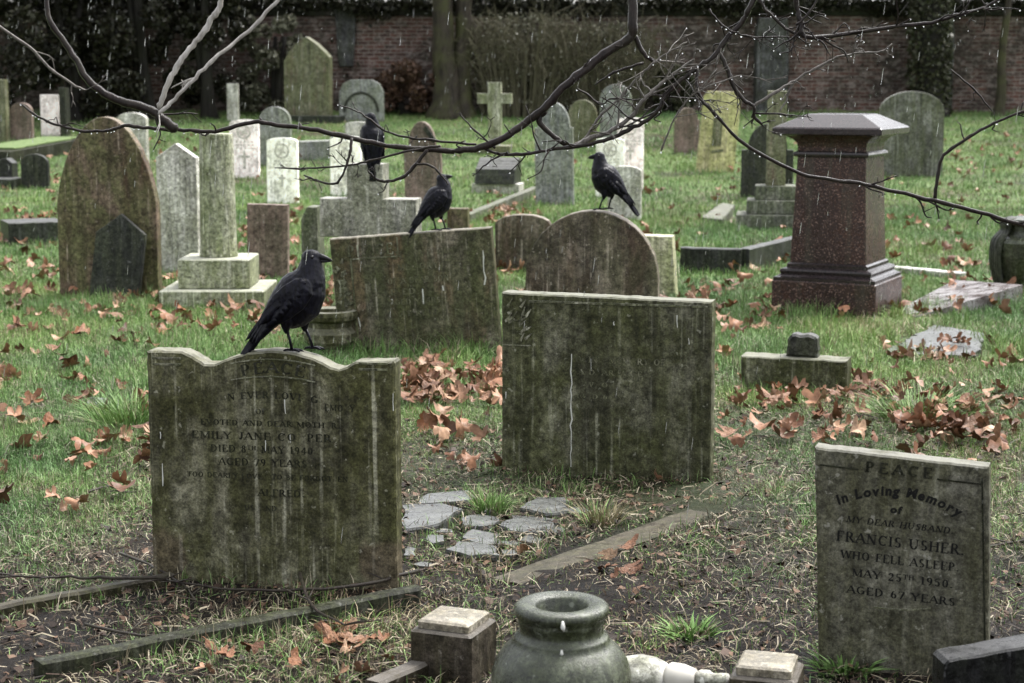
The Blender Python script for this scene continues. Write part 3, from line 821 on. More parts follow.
# far left cluster
stone('headstone', flat(-8, 9, 80, 141), 141, 'green', 'greenish stone cut by the left edge of the picture, upper left', t=.15)
stone('headstone', roundtop(11, 34, 103, 112, 140), 140, 'redbrown', 'brown round-topped stone under the dark evergreens, second from left edge', t=.1)
stone('headstone', flat(42, 61, 95, 136), 136, 'pinkwhite', 'pale pink slab under the dark evergreens beside a dark post', t=.1)
stone('headstone', flat(62, 69, 88, 137), 137, 'slate', 'narrow dark stone post right of the pale pink slab', t=.2)
stone('headstone', roundtop(22, 50, 154, 164, 188), 188, 'slate', 'small low round-topped dark stone in the grass at the left', t=.08, yaw=5)
stone('headstone', roundtop(119, 149, 113, 120, 172), 172, 'pale', 'pale stone peeping over the right shoulder of the tall brown arch', t=.12)
stone('headstone', flat(228, 239, 84, 121), 121, 'pale', 'narrow pale post-like stone under the dark evergreens', t=.15, yaw=4)
stone('headstone', [(2, 186), (2, 160), (10, 158), (16, 163), (16, 186)], 186, 'darkkerb', 'black stub of stone at the left edge beside the small round stone', t=.2)
# nearest black stone, lower right corner
T = gt(985, 735); pz = at(985, 735, T)
o = stone('headstone', [(934, 735), (934, 654), (938, 650), (1055, 632), (1060, 735)], 735, 'black', 'black stone with sloping top poking up in the lower right corner', t=.09, yaw=-6, cat='headstone')

# ------------------------------------------------------------------ granite pedestal
def base_at(px, py): 
    t_ = gt(px, py); return ground(px, py), t_ / F
p, s = base_at(837, 310)
ped = empty('granite_pedestal', (p.x, p.y, 0), math.radians(-26))
tag(ped, 'tall red granite pedestal monument with dark overhanging cap', 'monument')
zz = lambda y: (310 - y) * s
obj('base_block', *block(52 * s, -.1, zz(277)), M['granite'], ped)
obj('plinth_moulding', *sqstack([(51 * s, zz(277) + .001), (51 * s, zz(274)), (48 * s, zz(273)), (45 * s, zz(271)), (46 * s, zz(268)), (45 * s, zz(266)), (40.5 * s, zz(264.5)), (40.5 * s, zz(261.5)), (38.5 * s, zz(260))], ch=.003), M['darkgranite'], ped)
obj('shaft', *sqstack([(38 * s, zz(260) + .001), (34 * s, zz(157))], ch=.004), M['granite'], ped)
obj('neck_moulding', *sqstack([(34.5 * s, zz(157) + .001), (37 * s, zz(156)), (37.5 * s, zz(154)), (37 * s, zz(152)), (34.5 * s, zz(151))], ch=.003), M['darkgranite'], ped)
obj('cornice', *sqstack([(34 * s, zz(151) + .001), (34 * s, zz(147)), (35 * s, zz(143)), (38 * s, zz(139.5)), (43 * s, zz(136.5)), (48 * s, zz(135))], ch=.003), M['granite'], ped)
obj('cap', *sqstack([(52.5 * s, zz(135) + .001), (54 * s, zz(134)), (54 * s, zz(129)), (52.5 * s, zz(127.5)), (28 * s, zz(115.5)), (26 * s, zz(115))], ch=.004), M['darkgranite'], ped)
FOOT.append((p.x, p.y, .36, .36, math.radians(-26)))

# column on steps
p, s = base_at(220, 303)
colm = empty('stone_column', (p.x, p.y, 0), math.radians(0)); zz = lambda y: (303 - y) * s
tag(colm, 'broken round column in pale green stone on two square steps', 'monument')
obj('lower_step', *block(51 * s, -.1, zz(285)), M['palegreen'], colm)
obj('upper_step', *block(35 * s, zz(285) + .001, zz(256)), M['palegreen'], colm)
V, Fc = lathe([(18.6 * s, zz(256) + .001), (19 * s, zz(255)), (18.2 * s, zz(250)), (17.7 * s, zz(215)), (17 * s, zz(160)), (16.6 * s, zz(136)), (16 * s, zz(134.5))], 32)
obj('shaft', V, Fc, M['palegreen'], colm)
FOOT.append((p.x, p.y, .38, .38, math.radians(-10)))

# cross that the fourth crow stands on
def cross_outline(xc, w, yt, ya0, ya1, ax0, ax1, yb):
    return [(xc - w, yb), (xc - w, ya1), (ax0, ya1), (ax0, ya0), (xc - w, ya0), (xc - w, yt), (xc + w, yt), (xc + w, ya0), (ax1, ya0), (ax1, ya1), (xc + w, ya1), (xc + w, yb)]
cr1 = stone('stone_cross', cross_outline(369.5, 18, 164, 198, 236, 324, 420, 304), 304, 'crossgrey', 'thick grey stone cross behind the leaning PEACE stone, upright crow on top', t=.2, yaw=9, cat='cross', xc=370)
s = o_info[cr1.name][0]
stone('stone_block', [(306, 300), (306, 218), (312, 206), (322, 206), (322, 300)], 300, 'kerb', 'stepped grey stone block left of the thick cross', t=.2, yaw=9, cat='block')
cr2 = stone('stone_cross', cross_outline(495, 6.5, 83, 94, 104, 478, 512, 152), 152, 'palegreen', 'slim pale stone cross standing far back left of the brown main branch', t=.16, yaw=6, cat='cross')
s = o_info[cr2.name][0]
obj('cross_base', *block(17 * s, -.1, .42, .8), M['green'], cr2, loc=(0, -.15, -.3))
cr3e = stone('stone_cross', [(765, 228), (765, 92), (784, 92), (784, 228)], 228, 'green', 'green shaft of a monument on three steps, left of the granite pedestal', t=.25, yaw=8, cat='monument')
s = o_info[cr3e.name][0]
for w, d, z0, z1 in ((38, .75, -.1, 15), (28, .8, 15, 29), (20, .85, 29, 43)):
    obj('step', *block(w * s, z0 * s if z0 > 0 else -.1, z1 * s - .001, d), M['kerb'], cr3e, loc=(0, 0, 0))
stone('headstone', roundtop(741, 792, 124, 150, 198, inset=6), 198, 'slate', 'dark grey shouldered stone behind the stepped monument beside the pedestal', t=.12, yaw=8)

# scroll tablet
p, s = base_at(498, 192)
sc_ = empty('scroll_tablet', (p.x, p.y, p.z), math.radians(-10)); tag(sc_, 'low grey book-shaped tablet on a pale plinth beneath the slim cross', 'memorial tablet')
obj('plinth', *block(24 * s, -.1, 9 * s, .6), M['pale'], sc_)
V, Fc = prism([(-.28, 0), (-.2, .2), (.1, .34), (.22, .34), (.28, .26), (.28, 0)], 40 * s)
V = [(v[1], v[0], v[2]) for v in V]
obj('tablet', V, Fc, M['slate'], sc_, loc=(0, 0, 9 * s))

# draped urn at the right edge
p, s = base_at(1020, 292)
du = empty('draped_urn', (p.x, p.y, p.z)); tag(du, 'carved dark urn with a drape, cut by the right edge of the picture', 'urn')
zz = lambda y: (292 - y) * s
obj('urn_body', *lathe([(14 * s, -.1), (16 * s, zz(288)), (22 * s, zz(272)), (26 * s, zz(256)), (27 * s, zz(242)), (25 * s, zz(239)), (17 * s, zz(236)), (13 * s, zz(230)), (13 * s, zz(226)), (18 * s, zz(223)), (17 * s, zz(219)), (6 * s, zz(216))], 40), M['urn'], du, smooth=False)
mb = MB()
for k in range(7):
    a = PI + .1 + (k - 3) * .12
    pts = [(math.cos(a) * r * s, math.sin(a) * r * s, zz(y)) for r, y in ((10, 219), (19, 222), (19, 230), (26.5 + k % 2, 240), (29, 252), (28, 268), (24, 282))]
    mb.add(*tube(catmull(pts, 4), [(3.2 - .04 * i) * s for i in range(25)], 8))
mb.build('drape', M['slate'], du, smooth=True)

# front urn
p, s = base_at(561, 738)
ur = empty('grave_urn', (p.x, p.y, 0)); tag(ur, 'squat round green stone urn with open rim in the near foreground', 'urn')
zz = lambda y: (743 - y) * s * 1.0
prof_u = [(46, 742), (50, 738), (50, 730), (46, 722), (58, 710), (67, 698), (70, 686), (69.5, 674), (66, 662), (59, 651), (51, 644), (47, 641), (47.5, 638), (46, 635.5), (42, 634), (41.5, 630), (42, 624), (43.5, 622), (44, 619), (43.5, 617), (46, 615), (47.3, 611), (47, 607), (44, 604), (39, 602.5), (36, 603)]
obj('urn_body', *lathe([(r * s, zz(y)) for r, y in prof_u] + [(28 * s, zz(604.5)), (25 * s, zz(607)), (24 * s, zz(640)), (18 * s, zz(650))], 64), M['urn'], ur, smooth=True)
FOOT.append((p.x, p.y, .14, .14, 0))
mb = MB()
for x0, y0, x1, y1, w in ((0, 600, 1, 612, 2.4), (-1, 629, -1, 636, 1.8)):
    mb.add(*tube([( x0 * s, -46 * s, zz(y0 + 8)), (x0 * s, -48.6 * s, zz((y0 + y1) / 2 + 8)), (x1 * s, -47.5 * s, zz(y1 + 6))], [w * s * .6, w * s, w * s * .3], 8))
mb.build('bird_lime', M['lime'], ur, smooth=True)

# corner posts of the front plot
def corner_post(px, pyb, w, yt_edge, yt, label, yaw):
    p, s = base_at(px, pyb)
    o = empty('corner_post', (p.x, p.y, 0), math.radians(yaw)); tag(o, label, 'kerb post', 'corner posts of the front grave plot')
    zz = lambda y: (pyb - y) * s
    obj('post_block', *block(w * s, -.1, zz(yt_edge), 1, .006), M['post'], o)
    obj('post_cap', *sqstack([((w - 6) * s, zz(yt_edge) + .001), ((w - 5.5) * s, zz(yt + 2)), ((w - 8) * s, zz(yt))], 1, .004), M['postcap'], o)
    FOOT.append((p.x, p.y, w * s, w * s, math.radians(yaw)))
corner_post(454, 672, 33, 622, 613, 'pale-topped square kerb post left of the green urn', -22)
corner_post(766, 722, 33, 667, 657, 'pale-topped square kerb post right of the green urn, cut by the lower edge', -16)

def kerb(name, a, b, w, h, mat, label, group=None, cat='kerb', sink=.1):
    A, B = ground(*a), ground(*b)
    mid = (A + B) / 2; d = B - A; L = d.length; ang = math.atan2(d.y, d.x)
    pts = [(-L / 2, -w / 2), (L / 2, -w / 2)]
    V, Fc = prism([(-L / 2, -sink), (-L / 2, h), (L / 2, h), (L / 2, -sink)], w, .008, .06, .0012, int(a[0] + a[1]))
    o = obj(name, V, Fc, M[mat], loc=(mid.x, mid.y, mid.z), rot=(0, math.atan2(-(B.z - A.z), math.hypot(d.x, d.y)), ang)); tag(o, label, cat, group)
    FOOT.append((mid.x, mid.y, L / 2, w / 2 + .01, ang))
    return o
kerb('kerb_rail', (372, 700), (452, 664), .055, .05, 'post', 'narrow pale stone rail running to the left kerb post', cat='kerb')
kerb('grave_kerb', (36, 677), (418, 600), .05, .045, 'mosstop', 'mossy stone kerb with leaves along it, before the wavy-topped headstone')
kerb('grave_kerb', (-20, 618), (172, 582), .045, .03, 'mosskerb', 'wet kerb meeting the left foot of the wavy-topped headstone')
kerb('grave_kerb', (505, 582), (716, 507), .12, .004, 'mosskerb', 'flat mossy kerb in the mud, slanting away right of the broken paving')
kerb('grave_kerb', (681, 271), (742, 273), .1, .2, 'darkkerb', 'dark front kerb of the plot left of the granite pedestal')
kerb('grave_kerb', (743, 273), (805, 256), .1, .2, 'darkkerb', 'dark side kerb of the plot running back behind the granite pedestal')
kerb('grave_kerb', (466, 222), (536, 193), .1, .09, 'kerb', 'grey kerb slanting down to a leaf pile, left of the tall grey stone')
kerb('grave_kerb', (288, 160), (336, 158), .3, .3, 'greystone', 'long low grey kerb behind the white regulation headstones')
kerb('grave_kerb', (893, 272), (965, 279), .1, .05, 'pale', 'thin pale kerb line right of the granite pedestal')
mk = kerb('grave_kerb', (-15, 164), (72, 148), .9, .2, 'mosstop', 'moss-topped raised kerb at the upper left under the evergreens')
o = kerb('tomb_slab', (5, 244), (60, 242), .5, .22, 'darkkerb', 'black ledger slab with leaves on it, left of the tall brown arch', cat='tomb')
kerb('grave_kerb', (-10, 188), (20, 188), .6, .14, 'darkkerb', 'dark low kerb at the left edge by the small round stone')
V, Fc = prism([(-1.0, 0), (-1.0, .03), (1.0, .03), (1.0, 0)], .7, .01, .1, .004, 8)
m, nt, bs = newmat('moss'); g = N(nt); g.l(g.mix(g.ramp(g.noise(g.coord(3), 14, 6), .35, .65), (.07, .12, .03), (.12, .16, .06)), bs.inputs['Base Color']); bs.inputs['Roughness'].default_value = .9
obj('moss_cover', V, Fc, m, mk, loc=(0, 0, .2))
# small foot kerb with stub
p, s = base_at(800, 389)
fk = empty('foot_kerb', (p.x, p.y, 0), math.radians(-18)); tag(fk, 'low dark footstone block carrying a worn stub, among leaves', 'footstone')
V, Fc = prism([(-57 * s, -.1), (-57 * s, 33 * s), (48 * s, 33 * s), (48 * s, -.1)], .16, .006, .03, .0015, 3)
obj('kerb_block', V, Fc, M['centre'], fk)
V, Fc = prism([(-16 * s, 0), (-15 * s, 17 * s), (-11 * s, 22 * s), (10 * s, 22.5 * s), (15 * s, 19 * s), (15 * s, 0)], .1, .012, .02, .002, 4)
obj('stub', V, Fc, M['slate'], fk, loc=(2 * s, .02, 33 * s + .001))
FOOT.append((p.x, p.y, .28, .08, math.radians(-9)))

# fallen granite ledger
A = [ground(897, 312), ground(955, 291), ground(1022, 306), ground(915, 319)]
top = [(a.x, a.y, z) for a, z in zip(A, (.015, .085, .15, .015))]
bot = [(a.x, a.y, -.05) for a in A]
c0 = sum((Vector(t_) for t_ in top), Vector()) / 4
V = [tuple(Vector(t_) - Vector((c0.x, c0.y, 0))) for t_ in top + bot]
o = obj('fallen_ledger', V, [(0, 1, 2, 3)[::-1], (4, 5, 6, 7), (0, 4, 7, 3)[::-1], (3, 7, 6, 2)[::-1], (2, 6, 5, 1)[::-1], (1, 5, 4, 0)[::-1]], M['ledger'], loc=(c0.x, c0.y, 0))
tag(o, 'tilted wet granite ledger lying right of the pedestal', 'grave slab')
FOOT.append((c0.x, c0.y, .3, .14, -.1))

def slab(name, pix, h, mat, label, cat='grave slab', group=None, seed=0, th=.06):
    P = [ground(*q) for q in pix]
    c0 = sum(P, Vector()) / len(P)
    pts = resample([(q.x - c0.x, q.y - c0.y) for q in P] + [(P[0].x - c0.x, P[0].y - c0.y)], .05)[:-1]
    r = random.Random(seed); n = len(pts)
    pts = [q + np.array((r.gauss(0, .008), r.gauss(0, .008))) for q in pts]
    cen = np.mean(pts, 0)
    up = [cen + (q - cen) * .97 for q in pts]
    tx, ty = r.gauss(0, .02), r.gauss(0, .02)
    V = [(q[0], q[1], h + tx * q[0] + ty * q[1]) for q in up] + [(q[0], q[1], h - .008 + tx * q[0] + ty * q[1]) for q in pts] + [(q[0], q[1], h - th) for q in pts]
    Fc = [tuple(range(n)), tuple(range(3 * n - 1, 2 * n - 1, -1))]
    for L in range(2):
        for i in range(n):
            j = (i + 1) % n; Fc.append((L * n + i, (L + 1) * n + i, (L + 1) * n + j, L * n + j))
    # orient upward
    a = sum(pts[i][0] * pts[(i + 1) % n][1] - pts[(i + 1) % n][0] * pts[i][1] for i in range(n))
    if a < 0: Fc = [f[::-1] for f in Fc]
    o = obj(name, V, Fc, M[mat], loc=(c0.x, c0.y, c0.z)); tag(o, label, cat, group)
    w = max(abs(q[0]) for q in pts); d = max(abs(q[1]) for q in pts)
    FOOT.append((c0.x, c0.y, w * .6, d * .6, 0))
    return o
slab('flat_slab', [(884, 355), (935, 329), (985, 338), (975, 360), (925, 358)], .03, 'paving', 'wet grey slab sunk flat in the grass before the tilted ledger')
slab('flat_slab', [(702, 224), (722, 211), (735, 213), (722, 226)], .09, 'kerb', 'small pale slab propped in the grass left of the stepped monument', th=.2)
slab('paving_stone', [(403, 533), (404, 508), (440, 507), (462, 514), (440, 528)], 0.015, 'paving', 'largest wet paving piece touching the right edge of the front headstone', 'paving stone', 'broken paving pieces', 1)
slab('paving_stone', [(412, 506), (430, 496), (470, 493), (478, 502), (445, 506)], 0.012, 'paving', 'long thin paving piece behind the largest one', 'paving stone', 'broken paving pieces', 2)
slab('paving_stone', [(460, 521), (478, 516), (500, 521), (490, 530), (466, 528)], 0.011, 'paving', 'small paving piece just right of the largest one', 'paving stone', 'broken paving pieces', 3)
slab('paving_stone', [(462, 541), (470, 533), (500, 537), (500, 548), (480, 546)], 0.011, 'paving', 'dark paving piece in the middle of the broken paving', 'paving stone', 'broken paving pieces', 4)
slab('paving_stone', [(448, 553), (458, 544), (497, 550), (500, 560), (470, 560)], 0.015, 'paving', 'bright wet paving piece nearest the camera in the broken paving', 'paving stone', 'broken paving pieces', 5)
slab('paving_stone', [(498, 528), (515, 518), (560, 522), (548, 535), (515, 536)], 0.012, 'paving', 'broad paving piece below the green grass tuft', 'paving stone', 'broken paving pieces', 6)
slab('paving_stone', [(520, 512), (535, 500), (568, 500), (570, 514), (545, 518)], 0.013, 'paving', 'farthest right paving piece beside the centre headstone', 'paving stone', 'broken paving pieces', 7)
slab('paving_stone', [(402, 560), (404, 549), (418, 551), (414, 560)], 0.011, 'paving', 'small paving chip by the right foot of the front headstone', 'paving stone', 'broken paving pieces', 8)
for k, (px, py, q) in enumerate(((436, 541, 9), (446, 532, 6), (508, 545, 8), (530, 541, 10), (428, 500, 8), (486, 512, 7), (556, 531, 8), (575, 512, 9), (425, 566, 7), (510, 556, 6))):
    rr = random.Random(k + 50); pts_ = [(px + q * 1.5 * math.cos(a) * rr.uniform(.6, 1.1), py - q * .45 * math.sin(a) * rr.uniform(.6, 1.1)) for a in [i_ * PI / 3 + rr.uniform(-.3, .3) for i_ in range(6)]]
    slab('paving_stone', pts_, rr.uniform(.004, .012), 'paving', 'chip of grey paving between the larger broken pieces', 'paving stone', 'small chips of broken paving', k + 60)
slab('flat_slab', [(86, 408), (92, 401), (108, 402), (104, 410)], .02, 'paving', 'small grey chip of stone in the grass left of the front headstone', th=.05)

# squat urn base behind front stone
p, s = base_at(330, 352)
uu = empty('stone_urn', (p.x, p.y, 0)); tag(uu, 'squat dark stone urn with flat rim behind the nearest crow', 'urn'); zz = lambda y: (352 - y) * s
obj('urn_body', *lathe([(20 * s, -.1), (20 * s, zz(348)), (26 * s, zz(340)), (26 * s, zz(332)), (22 * s, zz(326)), (22 * s, zz(321)), (27 * s, zz(318)), (28 * s, zz(314)), (27.5 * s, zz(310)), (24 * s, zz(309)), (20 * s, zz(311)), (18 * s, zz(322))], 40), M['front'], uu, smooth=False)

# fallen vase right of the front urn
p, s = base_at(652, 700)
fv = empty('fallen_vase', (p.x, p.y, .055)); tag(fv, 'pale grey broken vase lying on its side against the green urn', 'vase')
fv.rotation_euler = (0, math.radians(82), math.radians(-24))
obj('vase_body', *lathe([(r * s, h * s) for r, h in ((20, -34), (23, -30), (25, -10), (22, 4), (17, 14), (14, 17))], 28), M['pale'], fv, smooth=True)
m, nt, bs = newmat('white_glazed'); bs.inputs['Base Color'].default_value = (.48, .46, .41, 1); bs.inputs['Roughness'].default_value = .4; M['glaze'] = m
obj('vase_collar', *lathe([(r * s, h * s) for r, h in ((14.5, 17.3), (17, 22), (15, 34), (11, 44), (9, 47))], 28), M['glaze'], fv, smooth=True)
obj('vase_neck', *lathe([(r * s, h * s) for r, h in ((8, 47.4), (9.5, 52), (9, 60), (6, 64), (6, 78), (5, 80))], 24), M['pale'], fv, smooth=True)
FOOT.append((p.x + .05, p.y, .13, .08, 0))

# ------------------------------------------------------------------ back wall
WY = 38.6
wall = empty('brick_wall', (0, WY, .7)); tag(wall, 'old red-brown brick wall stained dark, closing off the back of the graveyard', 'wall')
V, Fc = prism([(-45, -1), (-45, 2.2), (45, 2.2), (45, -1)], .5, .01, 50, 0)
obj('brickwork', V, Fc, M['brick'], wall)
V, Fc = prism([(-45, 2.202), (-45, 2.45), (45, 2.45), (45, 2.202)], .62, .02, 50, 0)
obj('coping', V, Fc, M['coping'], wall)
def wx(px): return (px - 512) / F * (WY * cp)
for px, w in ((768, .34), (930, .34), (110, .36), (-60, .36), (1110, .36)):
    V, Fc = prism([(-w, -1), (-w, 1.85), (-w * .85, 2.15), (w * .85, 2.15), (w, 1.85), (w, -1)], .4, .015, 2, .004)
    obj('buttress', V, Fc, M['buttress'], wall, loc=(wx(px), -.452, 0))
V, Fc = prism([(-.16, .35), (-.23, 1.6), (.23, 1.6), (.14, .35)], .1, .01, .3, .004)
o = obj('wall_tablet', V, Fc, M['buttress'], loc=(wx(348), WY - .305, 1.5), rot=(0, 0, 0)); tag(o, 'tapering grey slate tablet fixed to the brick wall behind the squat headstone', 'wall tablet')

# ------------------------------------------------------------------ foliage
def leaf_quads(P, size, rg, flat=.0):
    n = len(P)
    a = rg.normal(size=(n, 3)); a /= np.linalg.norm(a, axis=1)[:, None]
    b = rg.normal(size=(n, 3)); b -= (b * a).sum(1)[:, None] * a; b /= np.linalg.norm(b, axis=1)[:, None]
    c = np.cross(a, b)
    L = size * rg.uniform(.6, 1.3, n)[:, None]; W = L * .32
    V = np.stack([P - a * L * .5, P + b * W + c * W * .3, P + a * L * .5, P - b * W + c * W * .3], 1).reshape(-1, 3)
    Fi = np.arange(n * 4).reshape(n, 4)
    return V, Fi

def clumps(centers, n, rg, shell=.55):
    cs = np.array([c[:3] for c in centers], float); rs = np.array([c[3] for c in centers], float)
    w = rs ** 2; k = rg.choice(len(cs), n, p=w / w.sum())
    d = rg.normal(size=(n, 3)); d /= np.linalg.norm(d, axis=1)[:, None]
    r = rg.uniform(shell, 1.0, n) ** .7 * (1 + .25 * rg.normal(size=n) * (rg.random(n) < .15))
    return cs[k] + d * (r * rs[k])[:, None] * np.array([1, .8, 1])

def evergreen(px, d, hgt, half, label, seed, n=9000, low=.35, mat='evergreen', lean=0, cat='tree', name='evergreen_tree', group='dark evergreens before the wall'):
    rg = np.random.default_rng(seed); r = random.Random(seed)
    x = (px - 512) / F * d * cp
    z = prof(d)
    o = empty(name, (x, d, z)); tag(o, label, cat, group)
    mb = MB()
    ns = 3
    for k in range(ns):
        a = r.uniform(0, 6.28); pts = [(0 + .1 * k, 0, -.2), (.15 * math.cos(a), .15 * math.sin(a), hgt * .3), (half * .4 * math.cos(a), half * .4 * math.sin(a), hgt * .85)]
        pp = catmull(pts, 5); mb.add(*tube(pp, [.13 * (1 - .8 * i / len(pp)) for i in range(len(pp))], 8))
    mb.build('trunk', M['darktrunk'], o, smooth=True)
    cs = []
    for k in range(34):
        u = r.random(); zz = low + (hgt - low) * u
        wd = half * (.55 + .6 * math.sin(PI * min(1, .2 + u * .75)))
        a = r.uniform(0, 6.28); rr = wd * math.sqrt(r.random())
        cs.append((rr * math.cos(a), rr * math.sin(a) * .7, zz, r.uniform(.28, .55) * half * .6))
    P = clumps(cs, n, rg)
    P = P[P[:, 2] > .08]
    V, Fi = leaf_quads(P, .11, rg)
    npmesh('crown', V, [Fi], M[mat], parent=o)
    return o
evergreen(-30, 35.5, 5.2, 1.6, 'black-green evergreen at the left edge of the picture, over the leaning slabs', 3, 17000, .25)
evergreen(70, 36.2, 5.0, 1.4, 'dark evergreen behind the pale pink slab', 4, 17000, .25)
evergreen(142, 36.6, 5.4, 1.3, 'dark evergreen above the tall brown arch, wall bricks showing under it', 5, 15000, .55)
evergreen(205, 36.6, 5.2, .8, 'dark evergreen with bare stems left of the mossy far bushes', 6, 12000, .4)
evergreen(272, 37.4, 1.9, .75, 'grey-green bush against the wall left of the big green headstone', 8, 5000, .1, 'shrubleaf', cat='bush', name='bush', group='low bushes along the wall')
evergreen(405, 37.6, .95, .75, 'rust-brown bush left of the thick mossy trunk', 10, 4500, .02, 'rust', cat='bush', name='bush', group='low bushes along the wall')
evergreen(672, 37.9, .9, .5, 'small dark bush at the wall foot above the brown round stone', 13, 2500, .05, 'ivy', cat='bush', name='bush', group='low bushes along the wall')
# ivy hanging over the wall top
rg = np.random.default_rng(21)
n = 34000
Px = rg.uniform(-14, 15, n)
drop = .35 + .25 * np.sin(Px * 1.7) + .2 * np.sin(Px * 4.1 + 1)
Pz = 3.2 - np.abs(rg.normal(size=n)) * (drop * .25)
Pz = np.where(rg.random(n) < .6, rg.uniform(3.0, 4.2, n), Pz)
Py = WY - .38 - rg.random(n) * .3 + np.where(Pz > 3.2, .35, 0)
V, Fi = leaf_quads(np.stack([Px, Py, Pz], 1), .11, rg)
o = npmesh('ivy', V, [Fi], M['evergreen']); tag(o, 'dark ivy spilling along the top of the brick wall', 'ivy')

rg = np.random.default_rng(22)
n = 60000
Px = rg.uniform(-15, 16, n); Pz = 1.2 + 6.2 * rg.random(n); Py = WY + 1.4 + rg.normal(size=n) * .55 + .3 * np.sin(Px * 2.1) + .25 * np.sin(Pz * 3)
V, Fi = leaf_quads(np.stack([Px, Py, Pz], 1), .17, rg)
o = npmesh('hedge', V, [Fi], M['evergreen']); tag(o, 'tall dark evergreen hedge rising behind the brick wall', 'hedge')

# twiggy shrub in the middle
def twig_shrub(px, d, hgt, half, n, label, seed):
    r = random.Random(seed)
    x = (px - 512) / F * d * cp; z = prof(d)
    o = empty('bare_shrub', (x, d, z)); tag(o, label, 'shrub', 'leafless shrubs by the wall')
    mb = MB()
    for k in range(n):
        a = r.uniform(0, 6.28); q = math.sqrt(r.random())
        bx, by = q * half * .75 * math.cos(a), q * .5 * math.sin(a)
        hx = hgt * r.uniform(.5, 1.05)
        dx, dy = bx * .6 + r.gauss(0, .25), by * .5 + r.gauss(0, .15)
        pts = [(bx, by, 0), (bx + dx * .35, by + dy * .35, hx * .55), (bx + dx * .8, by + dy * .8, hx * .95), (bx + dx * 1.15, by + dy * 1.2, hx * r.uniform(.6, .95))]
        pp = catmull(pts, 3); mb.add(*tube(pp, [.011 * (1 - .75 * i / len(pp)) for i in range(len(pp))], 3, False))
        for j in range(3):
            p0 = pp[r.randrange(3, len(pp))]
            e = p0 + np.array((r.gauss(0, .22), r.gauss(0, .15), r.gauss(-.05, .25)))
            mb.add(*tube([p0, (p0 + e) / 2 + np.array((0, 0, .05)), e], [.006, .005, .003], 3, False))
    mb.build('stems', M['twigbrown'], o)
    rg = np.random.default_rng(seed)
    P = np.stack([rg.normal(size=3200) * half * .5, rg.normal(size=3200) * .35, rg.uniform(.05, hgt, 3200)], 1)
    V, Fi = leaf_quads(P, .06, rg); npmesh('withered_leaves', V, [Fi], M['shrubleaf'], parent=o)
twig_shrub(520, 37.2, 2.1, 1.1, 420, 'tangled leafless olive shrub right of the thick mossy trunk', 31)
twig_shrub(605, 37.4, 1.9, 1.0, 380, 'tangled leafless olive shrub under the thick end of the main branch', 32)

# trunks
def trunk_tree(px, py, r0, label, mat, seed, hgt=6.5, second=None, ivy=False, name='bare_tree'):
    p, s = base_at(px, py); r = random.Random(seed)
    o = empty(name, p); tag(o, label, 'tree')
    mb = MB()
    def stem(x, y, rad, lean):
        pts, rr = [], []
        for k in range(15):
            t_ = k / 14; pts.append((x + lean * t_ * hgt * .1 + r.gauss(0, .02), y, -.15 + t_ * hgt)); rr.append(rad * (1 + .7 * math.exp(-t_ * 16)) * (1 - .5 * t_))
        V, Fc = tube(catmull(pts, 2), [rr[min(14, i // 2)] for i in range(29)], 18)
        V = [Vector(v) + Vector((v[0] - x, v[1] - y, 0)) * .18 * mnoise.noise(Vector((math.atan2(v[1] - y, v[0] - x) * 1.6, v[2] * .5, seed))) for v in V]
        mb.add(V, Fc)
    stem(0, 0, r0, r.gauss(0, .3))
    if second: stem(second[0], second[1], second[2], .2)
    mb.build('trunk', M[mat], o, smooth=True)
    mb = MB()
    for k in range(26):
        a = r.uniform(0, 6.28); z0 = hgt * r.uniform(.62, .98); L = r.uniform(1, 2.6)
        pts = [(0, 0, z0), (L * .4 * math.cos(a), L * .4 * math.sin(a), z0 + .5 * L), (L * math.cos(a), L * math.sin(a), z0 + L * .9)]
        pp = catmull(pts, 4); mb.add(*tube(pp, [r0 * .3 * (1 - .85 * i / len(pp)) for i in range(len(pp))], 6))
    mb.build('crown', M[mat], o, smooth=True)
    if ivy:
        rg = np.random.default_rng(seed); n = 5200
        a = rg.uniform(0, 2 * PI, n); z = rg.uniform(.05, 5, n); q = r0 * (1.15 + .6 * rg.random(n))
        V, Fi = leaf_quads(np.stack([q * np.cos(a), q * np.sin(a), z], 1), .1, rg); npmesh('ivy', V, [Fi], M['ivy'], parent=o)
trunk_tree(446, 118, .24, 'thick mossy trunk with a darker twin stem standing before the wall', 'trunk', 41, second=(.3, .12, .19))
trunk_tree(928, 116, .27, 'dark ivy-wrapped trunk behind the broad grey headstone', 'darktrunk', 42, ivy=True)
trunk_tree(998, 116, .09, 'thin mossy young trunk near the right edge, before the wall', 'trunk', 43, hgt=5)

# ------------------------------------------------------------------ overhanging bare tree
TB = Vector((3.3, 6.6, 0))
tree = empty('overhanging_tree', TB); tag(tree, 'bare wet branches hung with raindrops crossing the top of the picture', 'tree')
def W(px, py, d): return at(px, py, d) - TB
mb = MB(); pts = [(0, 0, -.2), (.03, 0, .6), (-.05, .05, 1.6), (-.2, .02, 2.4), (-.3, 0, 3.2), (-.2, .1, 4.4), (-.35, 0, 5.6)]
pp = catmull(pts, 4); mb.add(*tube(pp, [.2 * (1.35 if i == 0 else 1.0) * (1 - .7 * i / len(pp)) for i in range(len(pp))], 16))
mb.build('trunk', M['trunk'], tree, smooth=True)
limb_pts = [Vector((-.25, 0, 2.5)), at(1000, -300, 6.2) - TB, at(800, -330, 6.0) - TB, at(640, -290, 6.0) - TB, at(430, -270, 5.9) - TB, at(240, -220, 5.7) - TB, at(40, -160, 5.7) - TB]
pp = catmull(limb_pts, 6); obj('limb', *tube(pp, [.075 * (1 - .75 * i / len(pp)) for i in range(len(pp))], 12), M['branch'], tree, smooth=True)
DROPS = []
